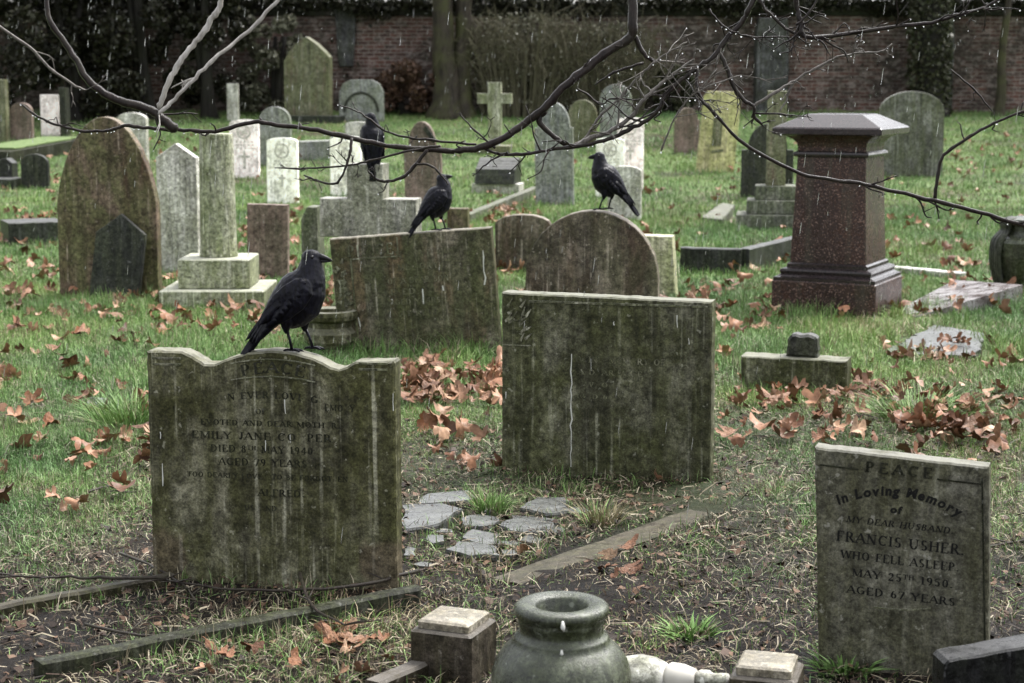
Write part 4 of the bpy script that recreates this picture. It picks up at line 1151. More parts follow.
TW = random.Random(99)
def branch(pts, d, r0, r1, mat='branch', root=None, parent=tree, name='branch', twigs=0, tl=(10, 26), drops=0, nseg=8, dj=.06):
    r = TW
    P = []
    D = d + r.gauss(0, .03)
    for px, py in pts:
        D += r.gauss(0, dj * .4); P.append(W(px + r.gauss(0, .5), py + r.gauss(0, .5), D))
    if root is not None: P = [root] + P
    pp = catmull(P, 5)
    n = len(pp)
    rad = []
    for i in range(n):
        t_ = i / (n - 1); k = (r0 + (r1 - r0) * t_) * d / F
        rad.append(k * (1 + .12 * r.gauss(0, 1) * (i % 3 == 0)) + (.0012 if i % 11 == 5 else 0))
    rad[-1] *= .5
    pp = [q + np.array((r.gauss(0, .0012), r.gauss(0, .0012), r.gauss(0, .0012))) for q in pp]
    o = obj(name, *tube(pp, rad, nseg), M[mat], parent, smooth=True)
    for k in range(drops):
        i = r.randrange(n); DROPS.append((Vector(pp[i]) - Vector((0, 0, rad[i] + .0018)), r.uniform(.0016, .003)))
    for k in range(twigs):
        mb = MB()
        i = r.randrange(n // 5, n)
        p0 = Vector(pp[i]); tdir = Vector(pp[min(i + 1, n - 1)]) - Vector(pp[max(i - 1, 0)])
        tdir.normalize()
        dv = (tdir + Vector((r.gauss(0, .8), r.gauss(0, .5), r.gauss(0, .8)))).normalized()
        L = r.uniform(*tl) * d / F
        q = [p0, p0 + dv * L * .35 + Vector((r.gauss(0, .004), 0, r.gauss(0, .004))), p0 + dv * L * .7 + Vector((r.gauss(0, .008), 0, r.gauss(0, .008))), p0 + dv * L + Vector((r.gauss(0, .012), 0, r.gauss(0, .012)))]
        rr = min(rad[i] * .6, .004); q2 = catmull(q, 3)
        mb.add(*tube(q2, [max(.0011, rr * (1 - .6 * j / len(q2))) for j in range(len(q2))], 5))
        if L > .04:
            for e in range(2):
                j = r.randrange(3, 8); dv2 = (dv + Vector((r.gauss(0, .8), r.gauss(0, .5), r.gauss(0, .8)))).normalized() * L * r.uniform(.2, .45)
                mb.add(*tube([q2[j], Vector(q2[j]) + dv2 * .5, Vector(q2[j]) + dv2], [.0017, .0014, .001], 5))
        if r.random() < .5: DROPS.append((Vector(q2[-1]) - Vector((0, 0, .003)), r.uniform(.0014, .0026)))
        mb.build('twig', M[mat], o, smooth=True)
    return o
def up(px, py, d): return W(px, py, d)
# main branch
branch([(632, -60), (633, 15), (631, 38), (608, 52), (585, 70), (562, 88), (545, 108), (525, 123), (505, 137), (480, 147), (455, 151)], 6.0, 5.4, 3.2, root=limb_pts[3] , twigs=6, drops=10, dj=.03)
branch([(456, 151), (420, 150), (380, 144), (345, 137), (310, 129), (270, 124), (250, 122), (215, 131), (185, 130), (150, 128), (125, 126), (110, 130), (85, 131), (55, 125), (35, 115), (20, 104)], 6.0, 2.9, 1.0, twigs=8, tl=(6, 20), drops=26, dj=.02)
branch([(545, 110), (539, 121), (553, 137), (562, 142), (575, 147)], 6.0, 3.2, 2.2, dj=.01)
branch([(634, 36), (643, 52), (655, 64)], 6.0, 3.0, 1.6, dj=.01)
branch([(764, -80), (757, -12), (750, 8), (742, 22), (728, 37), (713, 57), (699, 67), (681, 80), (665, 95), (660, 109), (648, 120), (624, 133), (598, 142), (574, 147), (545, 151), (527, 154), (500, 154), (484, 149)], 5.95, 3.4, 1.4, root=limb_pts[2], twigs=20, tl=(14, 54), drops=28, dj=.02)
branch([(574, 146), (587, 137), (598, 120), (614, 103), (635, 82), (651, 66), (667, 54), (687, 42)], 5.97, 1.7, .9, 'palebranch', twigs=11, tl=(12, 46), drops=8, dj=.02)
branch([(578, 146), (590, 138), (608, 133), (632, 116), (640, 104), (651, 92), (661, 84), (674, 74), (694, 60)], 5.97, 2.6, 1.3, 'palebranch', twigs=11, tl=(12, 46), drops=6, dj=.02)
branch([(644, 62), (614, 72), (594, 84)], 6.0, 1.5, .8, dj=.02, drops=3)
branch([(577, 88), (588, 95), (600, 104), (612, 98), (630, 100), (648, 99)], 6.0, 1.0, .8, twigs=5, dj=.02, drops=4)
branch([(655, 95), (690, 98), (715, 100)], 5.95, 1.0, .7, twigs=5, dj=.02, drops=5)
branch([(719, 52), (728, 68), (733, 85), (745, 100), (754, 107), (754, 117), (763, 125)], 5.95, 2.4, 1.4, twigs=6, tl=(10, 36), drops=6, dj=.02)
branch([(754, 106), (777, 92), (793, 80), (813, 68), (838, 57), (859, 53), (880, 53), (893, 44)], 5.95, 1.7, .8, 'palebranch', twigs=8, tl=(8, 24), drops=5, dj=.02)
branch([(793, 82), (789, 92), (786, 100), (779, 112)], 5.95, 1.2, .8, 'palebranch', twigs=2, dj=.02)
branch([(754, 113), (781, 114), (809, 117)], 5.95, 1.1, .6, twigs=4, dj=.02, drops=4)
branch([(699, 68), (697, 86), (702, 101), (713, 110), (738, 139), (767, 156), (802, 174), (831, 180), (859, 183), (888, 190), (935, 201), (980, 213), (1024, 226), (1050, 234)], 5.93, 1.5, 2.2, twigs=8, tl=(10, 30), drops=8, dj=.02)
branch([(935, 201), (938, 175), (944, 155), (965, 140), (990, 125), (1010, 116), (1040, 106)], 5.93, 1.9, 1.2, twigs=5, drops=4, dj=.02)
branch([(800, -80), (796, -10), (799, 12), (802, 24), (806, 37), (845, 34), (888, 27), (930, 23), (955, 16), (980, 9), (1004, -2), (1030, -12)], 5.9, 3.0, 1.3, root=limb_pts[2], twigs=26, tl=(10, 46), drops=34, dj=.02)
branch([(757, -60), (760, 0), (774, 17), (788, 31), (806, 37)], 5.9, 1.6, 1.4, root=limb_pts[2], twigs=5, dj=.02, drops=5)
branch([(796, 26), (808, 14), (818, -4), (830, -40)], 5.9, 1.2, 1.0, dj=.02)
branch([(709, 10), (722, 26), (748, 36), (790, 36)], 5.92, 1.0, .8, twigs=12, tl=(10, 46), drops=8, dj=.02)
branch([(950, 69), (973, 89), (992, 110)], 5.93, .9, .7, twigs=2, dj=.02)
branch([(955, 20), (985, 8), (1020, 10)], 5.9, .8, .6, twigs=2, drops=8, dj=.01)
branch([(660, 150), (680, 110), (700, 90), (740, 75)], 5.9, .9, .8, 'palebranch', twigs=14, tl=(14, 60), drops=5)
# upper left forks
branch([(226, -60), (222, -10), (219, 8), (211, 18), (204, 31), (195, 42), (182, 58), (175, 72), (165, 92), (158, 110)], 5.7, 2.9, 2.8, 'forkbranch', root=limb_pts[5], twigs=1, tl=(14, 40), drops=3, dj=.02)
branch([(300, -60), (285, -10), (262, 18), (240, 38), (220, 55), (200, 73), (175, 100), (159, 114)], 5.7, 1.8, 1.9, 'forkbranch', root=limb_pts[5], twigs=2, tl=(20, 40), drops=3, dj=.02)
branch([(40, -60), (47, 0), (50, 22), (70, 50), (85, 75), (100, 90), (120, 102), (150, 110), (165, 121), (177, 131)], 5.7, 1.6, 5.4, root=limb_pts[6], twigs=2, tl=(14, 50), drops=5, dj=.02)
branch([(-30, 8), (-5, 25), (30, 48), (50, 68), (68, 83), (86, 90)], 5.7, 1.7, 1.2, 'palebranch', twigs=3, drops=2, dj=.02)
# twigs under the main branch
branch([(353, 139), (350, 152), (346, 165), (339, 181), (328, 184), (316, 181), (303, 175)], 5.98, 1.6, .8, twigs=4, tl=(8, 22), drops=4, dj=.02)
branch([(440, 146), (425, 148), (404, 152), (375, 160), (351, 165), (316, 169), (274, 168)], 5.98, 1.3, .8, twigs=5, tl=(8, 24), drops=4, dj=.02)
branch([(427, 150), (413, 169), (400, 178), (384, 182), (374, 178), (367, 171)], 5.98, 1.9, 1.1, twigs=2, drops=3, dj=.02)
branch([(417, 164), (433, 167), (442, 175), (449, 185)], 5.98, 1.3, .7, dj=.02)
branch([(476, 146), (431, 140), (404, 137), (383, 129), (360, 113), (337, 104)], 5.98, 1.4, .7, twigs=4, tl=(8, 20), drops=5, dj=.02)
branch([(496, 148), (475, 130), (458, 113)], 5.98, 1.1, .6, twigs=3, tl=(8, 18), drops=2, dj=.02)
branch([(508, 152), (498, 157), (486, 165), (474, 175)], 5.98, 1.1, .6, twigs=3, tl=(8, 18), drops=2, dj=.02)

ICO_V, ICO_F = [], []
def ico():
    t_ = (1 + 5 ** .5) / 2
    v = [(-1, t_, 0), (1, t_, 0), (-1, -t_, 0), (1, -t_, 0), (0, -1, t_), (0, 1, t_), (0, -1, -t_), (0, 1, -t_), (t_, 0, -1), (t_, 0, 1), (-t_, 0, -1), (-t_, 0, 1)]
    f = [(0, 11, 5), (0, 5, 1), (0, 1, 7), (0, 7, 10), (0, 10, 11), (1, 5, 9), (5, 11, 4), (11, 10, 2), (10, 7, 6), (7, 1, 8), (3, 9, 4), (3, 4, 2), (3, 2, 6), (3, 6, 8), (3, 8, 9), (4, 9, 5), (2, 4, 11), (6, 2, 10), (8, 6, 7), (9, 8, 1)]
    v = [Vector(q).normalized() for q in v]; out = []
    for a, b, c in f:
        i = len(v); v += [((v[a] + v[b]) / 2).normalized(), ((v[b] + v[c]) / 2).normalized(), ((v[c] + v[a]) / 2).normalized()]
        out += [(a, i, i + 2), (b, i + 1, i), (c, i + 2, i + 1), (i, i + 1, i + 2)]
    return v, out
ICO_V, ICO_F = ico()
mb = MB()
for p, r in DROPS: mb.add([p + Vector((v.x * r, v.y * r, v.z * r * 1.25)) for v in ICO_V], ICO_F)
o = mb.build('raindrops', M['water'], tree, smooth=True); o['kind'] = 'stuff'

# falling rain
mb = MB(); r = random.Random(5)
for k in range(1900):
    d = r.uniform(5, 26) if k % 3 else r.uniform(8, 34)
    p = at(r.uniform(-20, 1044), r.uniform(-10, 560), d)
    if p.z < prof(p.y) + .1: continue
    L = r.uniform(.008, .03); w = r.uniform(.0005, .0009) * (1 + d / 16)
    mb.add([p + Vector((v.x * w + v.z * L * .12, v.y * w, v.z * L)) for v in ICO_V], ICO_F)
o = mb.build('rain', M['water'], smooth=True); tag(o, 'scattered raindrops falling through the air', 'rain', kind='stuff')

# ------------------------------------------------------------------ crows
def crow_mesh(pitch=0.0, head=0.0, turn=0.0, voxel=.0030, stance=0.0):
    """side-view profile in photo units; x forward, z up, feet at z=0. pitch raises the breast, head tips the beak up, turn twists the head sideways"""
    K = 1 / 1660.0
    hip = np.array((350, 440))
    def tf(x, y, w=0.0, hd=False):
        v = np.array((x, y), float)
        lat = w
        if hd:
            c = np.array((432, 170)); a = math.radians(-head); d = v - c
            v = c + np.array((d[0] * math.cos(a) - d[1] * math.sin(a), d[0] * math.sin(a) + d[1] * math.cos(a)))
            if turn:
                a = math.radians(turn); dx = v[0] - 432
                v = np.array((432 + dx * math.cos(a) - lat * math.sin(a), v[1])); lat = dx * math.sin(a) + lat * math.cos(a)
        a = math.radians(-pitch); d = v - hip
        v = hip + np.array((d[0] * math.cos(a) - d[1] * math.sin(a), d[0] * math.sin(a) + d[1] * math.cos(a)))
        return ((v[0] - 370) * K, lat * K, (556 - v[1]) * K)
    def loft(secs, n=20, hd=None):
        V, Fc = [], []
        m_ = len(secs)
        for i, (x, y, hh, hw, off) in enumerate(secs):
            a = np.array(secs[min(i + 1, m_ - 1)][:2], float) - np.array(secs[max(i - 1, 0)][:2], float); a /= np.linalg.norm(a)
            nn = np.array((-a[1], a[0]))
            for k in range(n):
                th = 2 * PI * k / n
                q = np.array((x, y)) + nn * hh * math.sin(th)
                V.append(tf(q[0], q[1], off + hw * math.cos(th), hd is not None and i >= hd))
        for i in range(m_ - 1):
            for k in range(n):
                k2 = (k + 1) % n; Fc.append((i * n + k, i * n + k2, (i + 1) * n + k2, (i + 1) * n + k))
        Fc.append(tuple(range(n - 1, -1, -1))); Fc.append(tuple((m_ - 1) * n + k for k in range(n)))
        return V, Fc
    mb = MB()
    # trunk of the body, tail to crown
    mb.add(*loft([(175, 470, 18, 30, 0), (225, 410, 42, 48, 0), (275, 362, 72, 72, 0), (325, 318, 96, 92, 0), (372, 276, 108, 102, 0), (408, 238, 102, 98, 0), (428, 200, 84, 84, 0), (436, 165, 66, 66, 0), (438, 135, 56, 54, 0), (440, 108, 48, 46, 0), (440, 84, 32, 32, 0), (440, 70, 12, 12, 0)], 24, hd=7))
    # forehead and cheeks
    mb.add(*loft([(395, 110, 20, 22, 0), (415, 108, 40, 40, 0), (445, 106, 44, 42, 0), (470, 104, 34, 30, 0), (484, 106, 22, 18, 0)], 18, hd=0))
    # throat and belly
    mb.add(*loft([(452, 150, 40, 40, 0), (455, 200, 52, 62, 0), (440, 270, 70, 84, 0), (405, 340, 80, 84, 0), (360, 395, 60, 66, 0), (320, 430, 30, 40, 0)], 18, hd=None))
    # thighs
    for s_, x0, x1 in ((1, 395, 392), (-1, 330, 318)):
        mb.add(*loft([(x0 - 10, 360, 46, 30, s_ * 42), (x0 - 5, 410, 36, 26, s_ * 44), (x1, 445, 20, 16, s_ * 42), (x1 + 4, 470, 9, 9, s_ * 40)], 12))
    # folded wings
    for s_ in (1, -1):
        mb.add(*loft([(440, 205, 20, 14, s_ * 74), (420, 235, 58, 20, s_ * 90), (370, 285, 76, 22, s_ * 96), (310, 335, 72, 22, s_ * 88), (250, 390, 50, 18, s_ * 70), (190, 455, 28, 12, s_ * 48), (140, 515, 12, 8, s_ * 32)], 16))
    tmp = mb.build('tmp_crow', None)
    md = tmp.modifiers.new('r', 'REMESH'); md.mode = 'VOXEL'; md.voxel_size = voxel; md.use_smooth_shade = True
    md2 = tmp.modifiers.new('s', 'SMOOTH'); md2.factor = .5; md2.iterations = 3
    dg = bpy.context.evaluated_depsgraph_get(); dg.update()
    me = bpy.data.meshes.new_from_object(tmp.evaluated_get(dg))
    V = [tuple(v.co) for v in me.vertices]; Fc = [tuple(p.vertices) for p in me.polygons]
    bpy.data.objects.remove(tmp); bpy.data.meshes.remove(me)
    body = MB(); body.V, body.F = V, Fc
    # feathers: flight feathers of the folded wing and the tail
    def feather(x0, y0, x1, y1, w, off0, off1, up=0):
        n = 7; a = np.array((x1 - x0, y1 - y0), float); a /= np.linalg.norm(a); nn = np.array((-a[1], a[0]))
        VV, FF = [], []
        for i in range(n + 1):
            t_ = i / n; ww = w * (math.sin(PI * min(1, .18 + t_ * .82)) ** .5) * (1 if t_ < .9 else .7)
            c = np.array((x0, y0)) + (np.array((x1, y1)) - np.array((x0, y0))) * t_
            off = off0 + (off1 - off0) * t_
            sgn = 1 if off >= 0 else -1
            for q, th in ((-1, 0), (0, 3.5), (1, 0)):
                p = c + nn * ww * q
                VV.append(tf(p[0], p[1], off + sgn * (th + up)))
            p = c
            VV.append(tf(p[0], p[1], off - sgn * 4))
        for i in range(n):
            A, B = i * 4, (i + 1) * 4
            FF += [(A, A + 1, B + 1, B), (A + 1, A + 2, B + 2, B + 1), (A + 2, A + 3, B + 3, B + 2), (A + 3, A, B, B + 3)]
        FF += [(0, 3, 2, 1), (n * 4, n * 4 + 1, n * 4 + 2, n * 4 + 3)]
        body.add(VV, FF)
    for s_ in (1, -1):
        for k in range(7):      # primaries and secondaries stacked down the wing
            feather(330 - k * 8, 268 + k * 20, 112 + k * 17, 512 + k * 4 - (k > 3) * 22 * (k - 3), 17, s_ * (104 - k * 1.5), s_ * (32 + k * 4), k * 2.2)
        for k in range(6):      # coverts
            feather(420 - k * 22, 205 + k * 22, 330 - k * 26, 300 + k * 24, 26, s_ * (98 + k * .5), s_ * (104 - k * 3), 2 + k * 1.6)
        for k in range(5):
            feather(400 - k * 20, 262 + k * 22, 300 - k * 18, 362 + k * 18, 24, s_ * (112 - k), s_ * (100 - k * 5), 3 + k * 1.6)
    for k in range(9):          # tail fan
        u = (k - 4) / 4
        feather(215, 425 + abs(u) * 6, 72 + abs(u) * 22, 598 + abs(u) * 12 , 15, u * 20 + .01, u * 46 + .01, 3 - 3 * abs(u))
    # legs and toes
    for s_, xk, yk, xf, yf in ((1, 396, 466, 432, 548), (-1, 322, 466, 345, 548)):
        a = tf(xk, yk - 14, s_ * 40)
        f = ((xf - 370) * K, s_ * 40 * K, (556 - yf) * K)
        body.add(*tube([a, tuple(np.array(a) * .5 + np.array(f) * .5 + np.array((.002, 0, 0))), f], [.0052, .0042, .0046], 8))
        for ang, L in ((0, .036), (28, .031), (-28, .031), (180, .026)):
            ca, sa = math.cos(math.radians(ang)), math.sin(math.radians(ang))
            q = [f, (f[0] + ca * L * .45, f[1] + sa * L * .45, .0055), (f[0] + ca * L * .8, f[1] + sa * L * .8, .0035), (f[0] + ca * L, f[1] + sa * L, .0005)]
            body.add(*tube(q, [.0045, .0042, .0036, .0008], 6))
    # beak: two mandibles
    bk = MB()
    bk.add(*loft([(468, 98, 20, 17, 0), (492, 100, 16, 13, 0), (515, 106, 11, 9, 0), (534, 113, 5.5, 5, 0), (544, 121, 1.2, 1.2, 0)], 12, hd=0))
    bk.add(*loft([(466, 117, 12, 14, 0), (492, 119, 9, 10, 0), (515, 120, 6, 7, 0), (536, 121, 1.5, 2, 0)], 12, hd=0))
    ey = MB()
    for s_ in (1, -1):
        c = Vector(tf(452, 96, s_ * 38, True))
        ey.add([c + v * .0052 for v in ICO_V], ICO_F)
    return body, bk, ey

def crow(label, loc, rotz, scale=1.0, **kw):
    body, bk, ey = crow_mesh(**kw)
    o = body.build('crow', M['feather'], smooth=True, loc=loc, rot=(0, 0, math.radians(rotz)))
    o.scale = (scale,) * 3
    tag(o, label, 'crow', 'crows perched on the gravestones')
    bk.build('beak', M['beak'], o, smooth=True); ey.build('eye', M['eye'], o, smooth=True)
    return o
def on_stone(o, px, py):
    x, z = loc2(o, px, py); bpy.context.view_layer.update()
    return o.matrix_world @ Vector((x, 0, z))
stones = {o_.get('label'): o_ for o_ in bpy.data.objects}
crow('large glossy crow facing right on the wavy-topped front headstone', on_stone(st1, 303, 346.8) + Vector((0, 0, -.001)), -5, 1.06, turn=0)
crow('crow facing right with raised beak on the leaning PEACE stone', on_stone(st4, 449, 231.5), 2, 1.08, pitch=4, head=14)
rs = [o_ for o_ in bpy.data.objects if str(o_.get('label', '')).startswith('semicircular')][0]
crow('crow facing left on the crown of the semicircular stone', on_stone(rs, 605, 209.5), 181, 1.12, pitch=2, head=-2)
crow('upright crow seen from behind on top of the thick stone cross', on_stone(cr1, 372, 164), 108, 1.2, pitch=32, head=-16, turn=40)

# ------------------------------------------------------------------ fallen sticks
def stick(pts, r0, label, h=.012):
    P = [ground(*q) + Vector((0, 0, h + rnd.gauss(0, .006) + (dz if len(q) > 2 else 0))) for q in pts for dz in (0,)]
    c0 = P[0].copy(); pp = catmull([q - c0 for q in P], 5)
    pp = [q + np.array((rnd.gauss(0, .002), rnd.gauss(0, .002), abs(rnd.gauss(0, .002)))) for q in pp]
    rad = [r0 * (1 - .55 * i / len(pp)) for i in range(len(pp))]
    o = obj('fallen_stick', *tube(pp, rad, 7), M['stick'], loc=c0, smooth=True); tag(o, label, 'stick', 'sticks fallen on the mud')
    for k in range(4):
        mb = MB(); i = rnd.randrange(3, len(pp)); a = rnd.uniform(0, 6.28); L = rnd.uniform(.05, .16)
        mb.add(*tube([pp[i], pp[i] + np.array((math.cos(a) * L * .5, math.sin(a) * L * .5, .012)), pp[i] + np.array((math.cos(a) * L, math.sin(a) * L, .02))], [r0 * .5, r0 * .4, r0 * .2], 5))
        mb.build('side_twig', M['stick'], o, smooth=True)
stick([(420, 580), (360, 596), (300, 603), (232, 601), (165, 592)], .0065, 'long dark stick lying in front of the wavy-topped headstone', .03)
stick([(168, 590), (110, 594), (60, 590), (-10, 593)], .0065, 'dark stick reaching the left edge, beside the wet kerb', .05)
stick([(120, 562), (155, 575), (185, 595), (196, 612)], .005, 'forked twig at the left foot of the wavy-topped headstone', .03)
stick([(300, 598), (312, 622), (345, 645)], .006, 'thin bent twig hanging over the mossy kerb', .06)
stick([(85, 636), (140, 646), (190, 652), (215, 660)], .005, 'short stick among leaves at the lower left', .03)
stick([(690, 535), (715, 528), (745, 536)], .006, 'small stick in the mud right of the flat mossy kerb')
stick([(960, 560), (990, 548), (1024, 545)], .007, 'stick right of the dark tablet with black lettering')
stick([(88, 497), (110, 490), (140, 492), (125, 500)], .005, 'little curved twig in the grass left of the front headstone')

# ------------------------------------------------------------------ grass, litter, leaves
def foot_mask(x, y):
    ok = np.ones(len(x), bool)
    for fx, fy_, w, d, a in FOOT:
        ca, sa = math.cos(-a), math.sin(-a)
        dx, dy = x - fx, y - fy_
        ok &= ~((np.abs(dx * ca - dy * sa) < w) & (np.abs(dx * sa + dy * ca) < d))
    return ok

_perm = np.random.default_rng(5).random((64, 64))
def vnoise(x, y, sc):
    x, y = x * sc + 100, y * sc + 100
    xi, yi = np.floor(x).astype(int), np.floor(y).astype(int); fx, fy_ = x - xi, y - yi
    fx, fy_ = fx * fx * (3 - 2 * fx), fy_ * fy_ * (3 - 2 * fy_)
    p = lambda a, b: _perm[a % 64, b % 64]
    return (p(xi, yi) * (1 - fx) + p(xi + 1, yi) * fx) * (1 - fy_) + (p(xi, yi + 1) * (1 - fx) + p(xi + 1, yi + 1) * fx) * fy_

def pixel(x, y, z):
    dx, dy, dz = x, y, z - H
    t_ = dy * cp - dz * sp; v = (dy * sp + dz * cp) / t_; u = dx / t_
    return 512 + u * F, 341.5 - v * F

def lush(x, y):
    """how grassy a spot of ground is: the near plots are trodden mud, beyond it is turf"""
    px, py = pixel(x, y, prof_np(y))
    g_ = np.clip((470 - py) / 90, 0, 1)                                   # turf beyond the near plots
    g_ = np.maximum(g_, .85 * np.clip((200 - px) / 120, 0, 1) * np.clip((600 - py) / 90, 0, 1))   # grass to the left
    g_ = np.maximum(g_, .5 * np.clip((px - 690) / 120, 0, 1) * np.clip((600 - py) / 80, 0, 1))
    g_ = np.maximum(g_, .2)
    n_ = .5 * vnoise(x, y, 1.7) + .35 * vnoise(x, y, 5) + .15 * vnoise(x, y, 13)
    patch = np.clip((.6 * vnoise(x + 9, y + 4, 3.3) + .4 * vnoise(x, y + 7, 8) - .5) * 5, 0, 1) * .42
    return np.clip(np.maximum(g_ * (.35 + 1.3 * n_), patch * (g_ > .1)), 0, 1), n_

def blades(n, d0, d1, hgt, wid, rg, keep=None):
    y = np.sqrt(rg.uniform(d0 ** 2, d1 ** 2, n)); x = rg.uniform(-1, 1, n) * (.295 * y + 1.5)
    L, nn = lush(x, y)
    k = (rg.random(n) < np.clip(L * 1.25, .04, 1)) & foot_mask(x, y)
    return x[k], y[k], L[k], nn[k]

def blade_mesh(x, y, hgt, wid, col, rg, lean=.55):
    n = len(x); z = prof_np(y) - .008
    a = rg.uniform(0, 2 * PI, n); b = rg.uniform(0, 2 * PI, n)
    l = np.abs(rg.normal(0, 1, n)) * lean
    dx, dy = np.cos(a), np.sin(a); wx_, wy_ = np.cos(b) * wid / 2, np.sin(b) * wid / 2
    base = np.stack([x, y, z], 1)
    side = np.stack([wx_, wy_, np.zeros(n)], 1)
    mid = base + np.stack([dx * l * hgt * .35, dy * l * hgt * .35, hgt * np.clip(.6 - l * .18, .2, .6)], 1)
    tip = base + np.stack([dx * l * hgt * 1.0, dy * l * hgt * 1.0, hgt * np.clip(1 - l * .45, .12, 1)], 1)
    V = np.stack([base - side, base + side, mid - side * .75, mid + side * .75, tip], 1).reshape(-1, 3)
    i = np.arange(n)[:, None] * 5
    return V, i + np.array([[0, 1, 3, 2]]), i + np.array([[2, 3, 4]]), np.repeat(col, 5, 0)

def grass_cols(n, L, nn, y, rg):
    green = np.array([(.115, .205, .058), (.15, .245, .075), (.085, .155, .042), (.19, .275, .11)])[rg.integers(0, 4, n)]
    dry = np.array([(.26, .23, .15), (.16, .135, .085), (.36, .32, .23), (.08, .062, .04)])[rg.integers(0, 4, n)]
    near = np.clip((10 - y) / 5, 0, 1)
    pd = np.clip(.13 + .45 * near * (1.25 - L) + .3 * (nn < .38), 0, .8)
    m_ = rg.random(n) < pd
    c = np.where(m_[:, None], dry, green)
    return c * rg.uniform(.75, 1.25, n)[:, None]

rg = np.random.default_rng(77)
Vs, Q4, T3, Cs = [], [], [], []; off = 0
for n, d0, d1, h0, w0 in ((400000, 3.7, 8.5, .048, .003), (270000, 8.5, 14, .055, .004), (215000, 14, 22, .055, .006), (195000, 22, 38.4, .055, .009)):
    x, y, L, nn = blades(n, d0, d1, h0, w0, rg)
    m_ = len(x)
    h = h0 * rg.uniform(.45, 1.35, m_) * (.55 + .7 * L) * (1 + .9 * (vnoise(x, y, 3.1) > .72))
    c = grass_cols(m_, L, nn, y, rg)
    tone = .5 * vnoise(x + 31, y, .9) + .5 * vnoise(x, y + 17, 2.6)
    c = c * (.72 + .56 * tone)[:, None] * np.stack([1 + .35 * (tone - .5), np.ones(m_), 1 - .2 * (tone - .5)], 1)
    V, q, t3, cc = blade_mesh(x, y, h, np.full(m_, w0) * rg.uniform(.7, 1.3, m_), c, rg, np.clip(1.5 - .03 * y, .8, 1.4))
    Vs.append(V); Q4.append(q + off); T3.append(t3 + off); Cs.append(cc); off += len(V)
bx, by = [], []
for fx, fy_, w, d, a in FOOT:
    if fy_ < 5.3 or w > 1.2: continue
    n = int((w + d) * 260 * min(1, 9 / fy_) + 12)
    u = rg.uniform(-1, 1, n); e = rg.integers(0, 3, n)
    lx = np.where(e == 0, u * w, np.where(e == 1, w, -w)) + rg.normal(0, .025, n); ly = np.where(e == 0, -d - np.abs(rg.normal(0, .03, n)), u * d)
    bx.append(fx + lx * math.cos(a) - ly * math.sin(a)); by.append(fy_ + lx * math.sin(a) + ly * math.cos(a))
bx, by = np.concatenate(bx), np.concatenate(by); k = foot_mask(bx, by); bx, by = bx[k], by[k]; m_ = len(bx)
L, nn = lush(bx, by); hh = .075 * rg.uniform(.4, 1.5, m_) * (.6 + .6 * L)
V, q, t3, cc = blade_mesh(bx, by, hh, np.where(by < 10, .0035, .007) * rg.uniform(.7, 1.3, m_), grass_cols(m_, L, nn, by, rg) * .9, rg, .7)
Vs.append(V); Q4.append(q + off); T3.append(t3 + off); Cs.append(cc); off += len(V)
o = npmesh('grass', np.concatenate(Vs), [np.concatenate(Q4), np.concatenate(T3)], M['grass'], np.concatenate(Cs))
tag(o, 'short wet winter grass covering the graveyard, thin and straw-coloured near the camera', 'grass', kind='stuff')

def tuft(px, py, n, rad, h, label, dry=0.1, w=.005):
    p = ground(px, py); rg = np.random.default_rng(int(px + py))
    a = rg.uniform(0, 2 * PI, n); q = rad * np.sqrt(rg.random(n))
    x, y = q * np.cos(a), q * np.sin(a)
    L = np.ones(n)
    c = grass_cols(n, L, L, np.full(n, 20.), rg)
    if dry > .3: c = np.where((rg.random(n) < dry)[:, None], np.array((.22, .19, .11)), c)
    else: c = c * 1.05
    hh = h * rg.uniform(.5, 1.2, n)
    # blades lean outwards from the heart of the tuft
    V, q4, t3, cc = blade_mesh(x, y * 0 + p.y + y, hh, np.full(n, w), c, rg, .5)
    ox = np.repeat(x, 5); oy = np.repeat(y, 5); zt = V[:, 2]
    k = np.tile(np.array([0, 0, .5, .5, 1.3]), n)
    V[:, 0] += ox * k * .9; V[:, 1] += oy * k * .9 - p.y
    V[:, 2] -= prof(p.y)
    o = npmesh('grass_tuft', V, [q4, t3], M['grass'], cc); o.location = (p.x, p.y, p.z); tag(o, label, 'grass tuft', 'grass tufts')
tuft(132, 425, 700, .16, .17, 'tall bright grass tuft left of the wavy-topped headstone')
tuft(490, 511, 260, .055, .09, 'green grass tuft growing from the broken paving')
tuft(600, 522, 160, .07, .09, 'straw-coloured grass tuft right of the broken paving', .6)
tuft(870, 300, 260, .14, .2, 'grass tuft at the right foot of the granite pedestal')
tuft(470, 352, 260, .15, .16, 'grass tuft under the right end of the leaning PEACE stone')
tuft(920, 415, 420, .22, .13, 'grass tuft among the leaves behind the dark tablet')
tuft(690, 634, 120, .06, .05, 'low green weed patch right of the front urn', 0, .009)
tuft(845, 668, 160, .07, .05, 'low green weed patch at the foot of the dark tablet', 0, .01)

